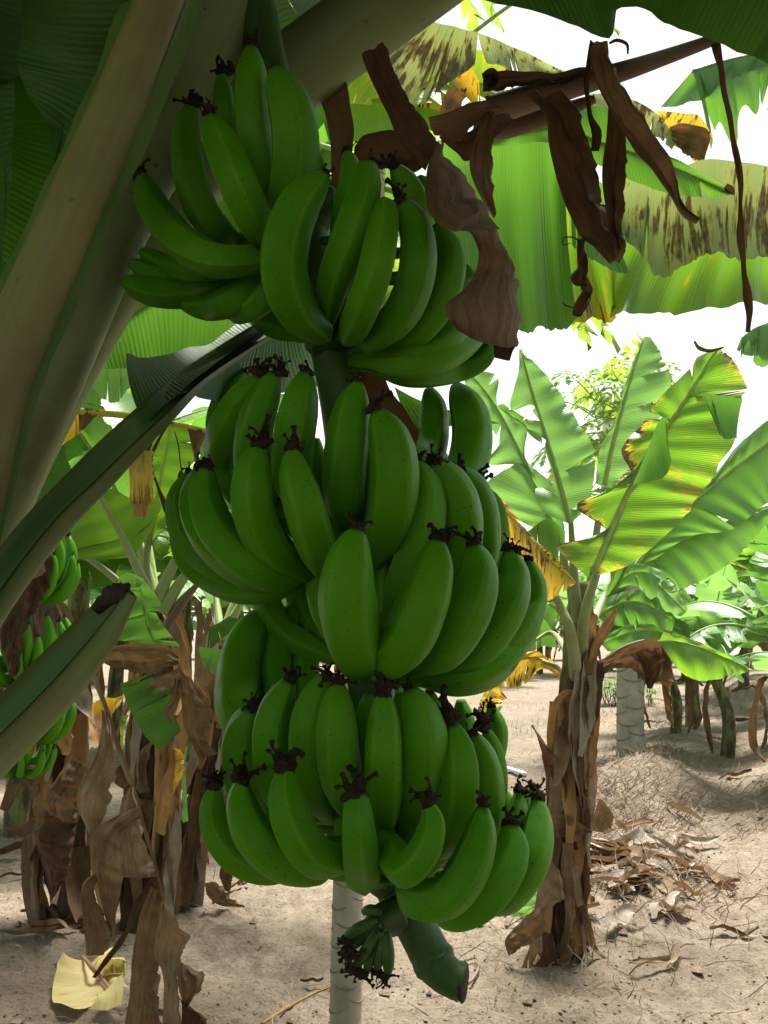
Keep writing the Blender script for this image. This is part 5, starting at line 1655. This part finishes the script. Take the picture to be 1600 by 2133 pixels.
FARL = 'banana plant in the distant rows behind the sandy clearing'
protos = [far_plant(101, 1.5, 12, 1.8, .33, FARL), far_plant(202, 1.8, 13, 2.0, .34, FARL), far_plant(303, 1.1, 11, 1.6, .31, FARL)]
spots = [  # column of the foot, distance, scale, prototype, label
    (1432, 13.6, 1.0, 0, 'banana plant with browned hanging leaf beyond the papaya trunks on the right'),
    (1395, 12.4, .72, 2, 'small banana plant just right of the two papaya trunks'),
    (1540, 17.0, .95, 1, 'banana plant near the right edge on the crest of the soil bank'),
    (1640, 15.0, 1.0, 0, 'banana plant cut by the right edge beyond the soil bank'),
    (1650, 8.6, .85, 2, 'banana plant whose leaves reach in from the right edge behind the ragged plant'),
    (1500, 11.0, .8, 2, 'low banana plant at the right with leaves touching the soil bank'),
    (1490, 21.0, 1.0, 2, None), (1590, 24, 1.1, 1, None), (1420, 27, 1.1, 0, None), (1345, 30, 1.1, 1, None), (1270, 33, 1.1, 2, None), (1200, 29, 1.0, 0, None), (1120, 31, 1.1, 1, None), (1050, 28, 1.0, 2, None), (985, 25, 1.0, 1, None), (900, 27, 1.1, 0, None), (820, 24, 1.0, 1, None),
    (470, 8.2, .95, 1, 'banana plant with pale leaf stalks in the gap left of the fourth row of bananas'),
    (560, 10.5, 1.0, 0, 'banana plant mostly hidden behind the left half of the bunch'),
    (390, 11.0, 1.05, 1, 'banana plant in the sunny gap between the left clump and the bunch'),
    (60, 7.4, 1.0, 1, 'banana plant behind the smaller bunch at the left edge'),
    (250, 12.5, 1.1, 0, None), (-60, 11, 1.1, 2, None), (120, 15, 1.2, 1, None), (500, 15.5, 1.1, 0, None), (640, 17, 1.1, 1, None), (330, 19, 1.2, 0, None), (720, 21, 1.1, 2, None), (440, 23, 1.2, 1, None), (20, 20, 1.2, 1, None), (200, 25, 1.2, 0, None), (590, 28, 1.2, 1, None)]
for j in range(20):
    spots.append((-150 + j * 98 + random.uniform(-30, 30), random.uniform(36, 48), random.uniform(1.1, 1.35), j % 3, None))
first = [True] * 3
for (px, Yp, s, k, lbl) in spots:
    if first[k] and lbl is None:
        o = protos[k]
        first[k] = False
    else:
        o = copy_tree(protos[k])
    x = (px - 800) / FPX * Yp
    o.location = (x, Yp, gh(x, Yp))
    o.rotation_euler = (0, 0, random.uniform(0, 6.28))
    o.scale = (s, s, s)
    o['label'] = lbl or FARL

# plants added behind and beside the viewer to block and shape the light
for j, (x, y, sc_, k) in enumerate(((-2.3, 1.7, 1.25, 1), (.8, -1.2, 1.45, 1), (1.5, -1.1, 1.5, 0), (.5, -2.3, 1.5, 1), (2.3, .5, 1.2, 0), (1.75, -.2, 1.35, 1), (-2.9, -.5, 1.4, 0), (2.0, -2.2, 1.5, 0), (-2.6, -2.4, 1.5, 1))):
    o = copy_tree(protos[k])
    o.location = (x, y, gh(x, y))
    o.rotation_euler = (0, 0, j * 1.3)
    o.scale = (sc_,) * 3
    o['label'] = 'banana plant added at the left to shade the leaves behind the thick leaf stalks' if j == 0 else 'banana plant added behind and beside the viewer to block light, outside the picture'
    o['group'] = 'banana plants added around the viewer for shade'

# low green shrub behind the papaya trunks
q = P(1285, 1445, 19)
sh = thing('shrub', 'low green leafy shrub on the clearing behind the papaya trunks', 'shrub', (q.x, 19, gh(q.x, 19)))
rnd = random.Random(8)
mbs, mbl = MB(), MB()
for j in range(60):
    a, r = rnd.uniform(0, 6.28), rnd.uniform(.1, 1.0)
    h = rnd.uniform(.25, .6)
    b0 = V((q.x + math.cos(a) * r * .9, 19 + math.sin(a) * r * .5, gh(q.x, 19)))
    b1 = b0 + V((rnd.uniform(-.15, .15), rnd.uniform(-.15, .15), h))
    tube(mbs, [b0, b0.lerp(b1, .5), b1], [.008, .006, .003], 5)
    for m in range(12):
        c = b0.lerp(b1, rnd.uniform(.35, 1.05)) + V((rnd.uniform(-.12, .12), rnd.uniform(-.12, .12), rnd.uniform(-.03, .06)))
        d = V((rnd.uniform(-1, 1), rnd.uniform(-1, 1), rnd.uniform(-.3, .5))).normalized() * rnd.uniform(.07, .14)
        n_ = d.cross(V((0, 0, 1))).normalized() * .028
        mbl.add([c, c + d * .5 + n_, c + d, c + d * .5 - n_], [(0, 1, 2, 3)], [(0, 0), (.05, 1), (.1, 0), (.05, -1)])
mbs.build('stem', M['root'], sh)
mbl.build('foliage', M['leaf'], sh)

# ------------------------------------------------------------------ ground litter
def on_ground(x, y, dz=0.0):
    return V((x, y, gh(x, y) + dz))


# fallen yellow leaf
q = G(190, 2085)
fl = thing('fallen_leaf', 'pale yellow fallen banana leaf curled on the sand at the lower left', 'leaf', q)


def gpts(pts, z):
    out = []
    for i, (x, y) in enumerate(pts):
        g = G(*c4(x, y))
        out.append(g + V((0, 0, .045 + .7 * (z[i] if isinstance(z, (list, tuple)) else z))))
    return out


mb = MB()
sheet(mb, gpts([(440, 1880), (490, 1950), (540, 2010), (580, 2040)], [.03, .03, .02, .02]), gpts([(330, 1900), (300, 1960), (280, 2090), (400, 2120)], [.09, .07, .02, .01]), 30, 10, .10, .015, seed=4)
sheet(mb, gpts([(580, 2040), (530, 2070), (500, 2080)], .03), gpts([(640, 2133), (560, 2150), (460, 2150)], [.02, .03, .02]), 20, 8, .35, .01, seed=7)
sheet(mb, gpts([(480, 1900), (540, 1960), (580, 2030)], .03), gpts([(600, 1870), (560, 1920), (690, 2040)], [.10, .05, .03]), 20, 8, .1, .012, seed=5, side=-1)
mb.build('blade', M['leaf_straw'], fl)
mb = MB()
ribbon(mb, sample(gpts([(545, 1960), (580, 1950), (630, 1950), (640, 1990)], [.05, .07, .06, .03]), 16), [.08, .14, .14, .10], curl=2.2, crink=.01)
mb.build('curled_lobe', M['leaf_straw'], fl)
mb = MB()
tube(mb, sample(gpts([(435, 1870), (490, 1935), (540, 1995), (590, 2060)], .045), 16), [.006, .008, .008, .006], 7)
mb.build('midrib', M['dry_orange'], fl)

# brown curled leaf lying on the sand at the left, dry scraps
def scrap(px, py, L, W_, ang, mat, label, group=None, curl=1.3, lift=.03, seed=None):
    g = G(px, py)
    rnd = random.Random(int(px * 7 + py))
    d = V((math.cos(ang), math.sin(ang), 0))
    n = V((-d.y, d.x, 0))
    pts = []
    for j in range(5):
        s = j / 4 - .5
        p = g + d * s * L + n * rnd.uniform(-.12, .12) * L
        pts.append(on_ground(p.x, p.y, .012 + lift * rnd.random() + W_ * .12))
    mb = MB()
    ribbon(mb, sample(pts, 16), [W_ * .3, W_, W_ * .9, W_ * .25], twist=[0, rnd.uniform(-.9, .9), rnd.uniform(-.9, .9)], curl=curl, crink=.008, nv=6, seed=rnd.uniform(0, 99), view=V((0, 0, -1)))
    mb.uv = [(v, u * 8) for (u, v) in mb.uv]
    o = mb.build('dry_leaf', M[mat], None, org=g)
    tag(o, label, 'leaf', group)
    return o


scrap(35, 1790, .36, .12, .2, 'dry_dark', 'dark curled dry leaf on the sand at the left edge', curl=1.8, lift=.06)
scrap(20, 1835, .25, .02, .1, 'dry_dark', 'thin dark dry strip on the sand at the left edge')
scrap(650, 2052, .10, .02, .0, 'dry_dark', 'small dark scrap of leaf on the sand left of the slim papaya trunk')
scrap(1385, 2010, .38, .05, .5, 'dry_pale', 'pale dry leaf curl on the soil right of the ragged plant foot', lift=.05)
scrap(1530, 1950, .22, .05, -.3, 'dry_dark', 'dark dry leaf scrap near the right edge of the sand')
scrap(1512, 1868, .14, .10, .2, 'dry', 'brown folded leaf bit on the sand at the right', curl=2)
rnd = random.Random(77)
lit = 'curled grey dry leaf strip in the litter beside the ragged plant foot'
for j in range(60):
    px, py = rnd.gauss(1295, 85), rnd.gauss(1815, 45)
    if px < 1195:
        continue
    scrap(px + rnd.random(), py, rnd.uniform(.12, .5), rnd.uniform(.04, .13), rnd.uniform(-1.2, 1.2), rnd.choice(['dry_grey', 'dry_pale', 'dry_grey', 'dry_grey', 'dry']), lit, 'dry leaf strips littering the soil by the right plant', curl=rnd.uniform(.4, 1.4), lift=.05)
lit2 = 'dry leaf strip lying along the soil bank in the right background'
for j in range(7):
    px, py = rnd.uniform(1340, 1560), rnd.uniform(1470, 1660)
    scrap(px, py, rnd.uniform(.2, .6), rnd.uniform(.05, .1), rnd.uniform(-1, 1), rnd.choice(['dry_pale', 'dry', 'dry_dark']), lit2, 'dry leaf strips on the soil bank')
lit3 = 'dry leaf strip on the sand at the foot of the left clump'
for j in range(14):
    px, py = rnd.uniform(60, 520), rnd.uniform(1830, 1960)
    scrap(px, py, rnd.uniform(.12, .4), rnd.uniform(.03, .08), rnd.uniform(-1.5, 1.5), rnd.choice(['dry_pale', 'dry', 'dry_dark']), lit3, 'dry leaf strips round the left clump')


def lay_tube(name, label, cat, pts, r, mat, dz=.01):
    ps = [G(*p) + V((0, 0, dz)) for p in pts]
    mb = MB()
    tube(mb, sample(ps, 24), r, 8)
    o = mb.build(name, M[mat], None, org=ps[0])
    tag(o, label, cat)


lay_tube('twig', 'orange brown twig on the sand left of the slim papaya trunk', 'twig', [(545, 2140), (600, 2105), (650, 2078), (690, 2062)], [.006, .007, .005, .004], 'dry_orange', .012)
lay_tube('dry_twig', 'pale curved dry stem on the sand beside the cut stalk end', 'stem', [(968, 2062), (985, 2050), (997, 2025), (992, 2005), (970, 2010)], [.006, .006, .006, .005], 'dry_pale', .02)
lay_tube('water_pipe', 'white plastic water pipe lying on the sand right of the bunch', 'pipe', [(1030, 1598), (1060, 1608), (1095, 1619)], [.022, .022], 'pipe', .03)

# light green sucker behind the ragged foot
q = G(1110, 1915)
sk = thing('banana_sucker', 'light green young banana sucker at the foot of the ragged plant', 'plant', (q.x, q.y, gh(q.x, q.y)))
leaf(sk, [(330, 1500), (370, 1400), (410, 1310)], [(275, 1490), (320, 1380), (400, 1300)], [(390, 1480), (425, 1400), (415, 1310)], 'leaf_young', [6, 5, 3], c6, q.y, .06, .005)
leaf(sk, [(340, 1500), (370, 1460), (420, 1445)], [(280, 1500), (340, 1450), (410, 1440)], [(380, 1500), (420, 1480), (430, 1450)], 'leaf_young', None, c6, q.y - .1, .06, .005)
mb = MB()
tube(mb, sample([V((q.x, q.y, gh(q.x, q.y) - .02)), P(*c6(335, 1500), q.y)], 6), [.014, .008], 8)
mb.build('pseudostem', M['midrib'], sk)
q = G(1030, 1545)
sk = thing('banana_sucker', 'small yellow-edged banana sucker on the clearing right of the bunch', 'plant', (q.x, q.y, gh(q.x, q.y)))
leaf(sk, [(130, 560), (150, 400), (200, 300)], [(100, 480), (130, 380), (190, 290)], [(160, 480), (230, 400), (262, 380)], 'leaf_yellow', [5, 4, 2], c6, q.y, .08, .01)
leaf(sk, [(130, 545), (190, 545), (250, 542)], [(140, 535), (190, 532), (250, 540)], [(140, 552), (200, 556), (250, 545)], 'leaf', None, c6, q.y, .08, .01)
leaf(sk, [(130, 560), (170, 470), (240, 420)], [(120, 520), (160, 455), (235, 415)], [(150, 560), (190, 490), (240, 425)], 'leaf_young', None, c6, q.y, .08, .01)
mb = MB()
tube(mb, sample([V((q.x, q.y, gh(q.x, q.y) - .02)), P(*c6(130, 540), q.y)], 6), [.02, .012], 8)
mb.build('pseudostem', M['midrib'], sk)

# uncountable: roots, straw, clods, grass
rnd = random.Random(99)
mb = MB()


def fibre(mb, x, y, L, r, up, ang=None):
    a = rnd.uniform(0, 6.28) if ang is None else ang
    z = gh(x, y)
    p = V((x, y, z - .004))
    d = V((math.cos(a), math.sin(a), up * rnd.uniform(.2, 1)))
    pts = [p]
    for j in range(5):
        d = (d + V((rnd.uniform(-1, 1), rnd.uniform(-1, 1), rnd.uniform(-.8, .4))) * .45).normalized()
        p = p + d * L / 5
        g = gh(p.x, p.y) + .002
        if p.z < g:
            p.z = g
        pts.append(p.copy())
    T = tangents(pts)
    vs, fs = [], []
    for j, q_ in enumerate(pts):
        s = T[j].cross(V((0.3, -1, .5))).normalized() * r * (1 - .6 * j / 5)
        vs += [q_ - s, q_ + s]
    for j in range(5):
        fs.append((2 * j, 2 * j + 1, 2 * j + 3, 2 * j + 2))
    mb.add(vs, fs, [(0, 0)] * len(vs))


# heaps of roots along the bank
heaps = [(G(1290, 1650), .55, 1500), (G(1250, 1690), .35, 700), (G(1370, 1560), .6, 500), (G(1500, 1475), .9, 900), (G(1430, 1500), .6, 400), (G(1340, 1830), .3, 500), (G(1250, 1780), .3, 400), (G(1180, 1980), .3, 120), (G(1400, 1650), .6, 250)]
for (c, s, n_) in heaps:
    for j in range(n_):
        fibre(mb, c.x + rnd.gauss(0, s), c.y + rnd.gauss(0, s * 1.1), rnd.uniform(.06, .24), rnd.uniform(.0018, .0036), 1.5)
o = mb.build('dry_roots', M['root'])
tag(o, 'tangled dry roots and straw heaped along the soil bank', kind='stuff')
mb = MB()
for j in range(1500):
    Yv = 3.2 + 9 * rnd.random() ** 1.6
    x = rnd.uniform(-.42, .42) * Yv
    fibre(mb, x, Yv, rnd.uniform(.03, .16), rnd.uniform(.001, .0022), .3)
o = mb.build('straw', M['straw'])
tag(o, 'bits of straw strewn over the sandy soil', kind='stuff')
mb = MB()
for j in range(6500):
    Yv = 3.2 + 12 * rnd.random() ** 1.8
    x = rnd.uniform(-.45, .45) * Yv
    if noise.noise(V((x * .9, Yv * .9, 4))) < -.12 and rnd.random() < .8:
        continue
    r = rnd.uniform(.003, .012) * (1 + 2.2 * (rnd.random() < .07))
    c = on_ground(x, Yv, r * .25)
    ico = []
    for (a, b) in ((0, 1), (0.9, 0), (1.9, .1), (2.8, -.1), (3.9, .05), (5.1, -.05), (0, -1)):
        if abs(b) == 1:
            ico.append(c + V((0, 0, b * r * .75)))
        else:
            k = r * rnd.uniform(.7, 1.25)
            ico.append(c + V((math.cos(a) * k, math.sin(a) * k, b * r)))
    mb.add(ico, [(0, i, i % 5 + 1) for i in range(1, 6)] + [(6, i % 5 + 1, i) for i in range(1, 6)])
o = mb.build('soil_clods', M['clod'], smooth=False)
tag(o, 'small crumbs and clods of soil scattered over the sand', kind='stuff')
mb = MB()


def tuft(cx, cy, n_, h, sp):
    for j in range(n_):
        x, y = cx + rnd.gauss(0, sp), cy + rnd.gauss(0, sp)
        b = on_ground(x, y, -.01)
        a = rnd.uniform(0, 6.28)
        d = V((math.cos(a), math.sin(a), 0))
        hh = h * rnd.uniform(.4, 1.2)
        wv = V((-d.y, d.x, 0)) * hh * .022
        p1 = b + V((0, 0, hh * .6)) + d * hh * .15
        p2 = b + V((0, 0, hh)) + d * hh * .5
        mb.add([b - wv, b + wv, p1 + wv * .8, p1 - wv * .8, p2], [(0, 1, 2, 3), (3, 2, 4)])


for (px, py, n_, h, sp) in ((1350, 1790, 30, .10, .2), (1420, 1820, 40, .09, .25), (1330, 1860, 30, .12, .12), (1270, 1940, 20, .13, .1), (1130, 1980, 18, .18, .08), (1380, 1880, 20, .1, .2), (1320, 2010, 14, .10, .05), (1060, 2070, 10, .14, .05), (1045, 2110, 12, .12, .06), (1220, 1870, 16, .14, .1), (1480, 1700, 40, .08, .3), (1420, 1750, 30, .08, .3), (390, 1850, 30, .3, .08), (1240, 2000, 10, .16, .05), (950, 2040, 8, .09, .08)):
    g = G(px, py)
    tuft(g.x, g.y, n_, h * .6, sp * 1.3)
for j in range(900):
    px, py = rnd.uniform(1010, 1400), 1395 + 140 * rnd.random() ** 1.7
    g = G(px, py)
    if noise.noise(V((g.x * .5, g.y * .5, 1))) > -.1:
        tuft(g.x, g.y, 5, .10, .12)
o = mb.build('grass', M['grass'], smooth=False)
tag(o, 'thin green grass sprouting in patches on the sandy soil', kind='stuff')
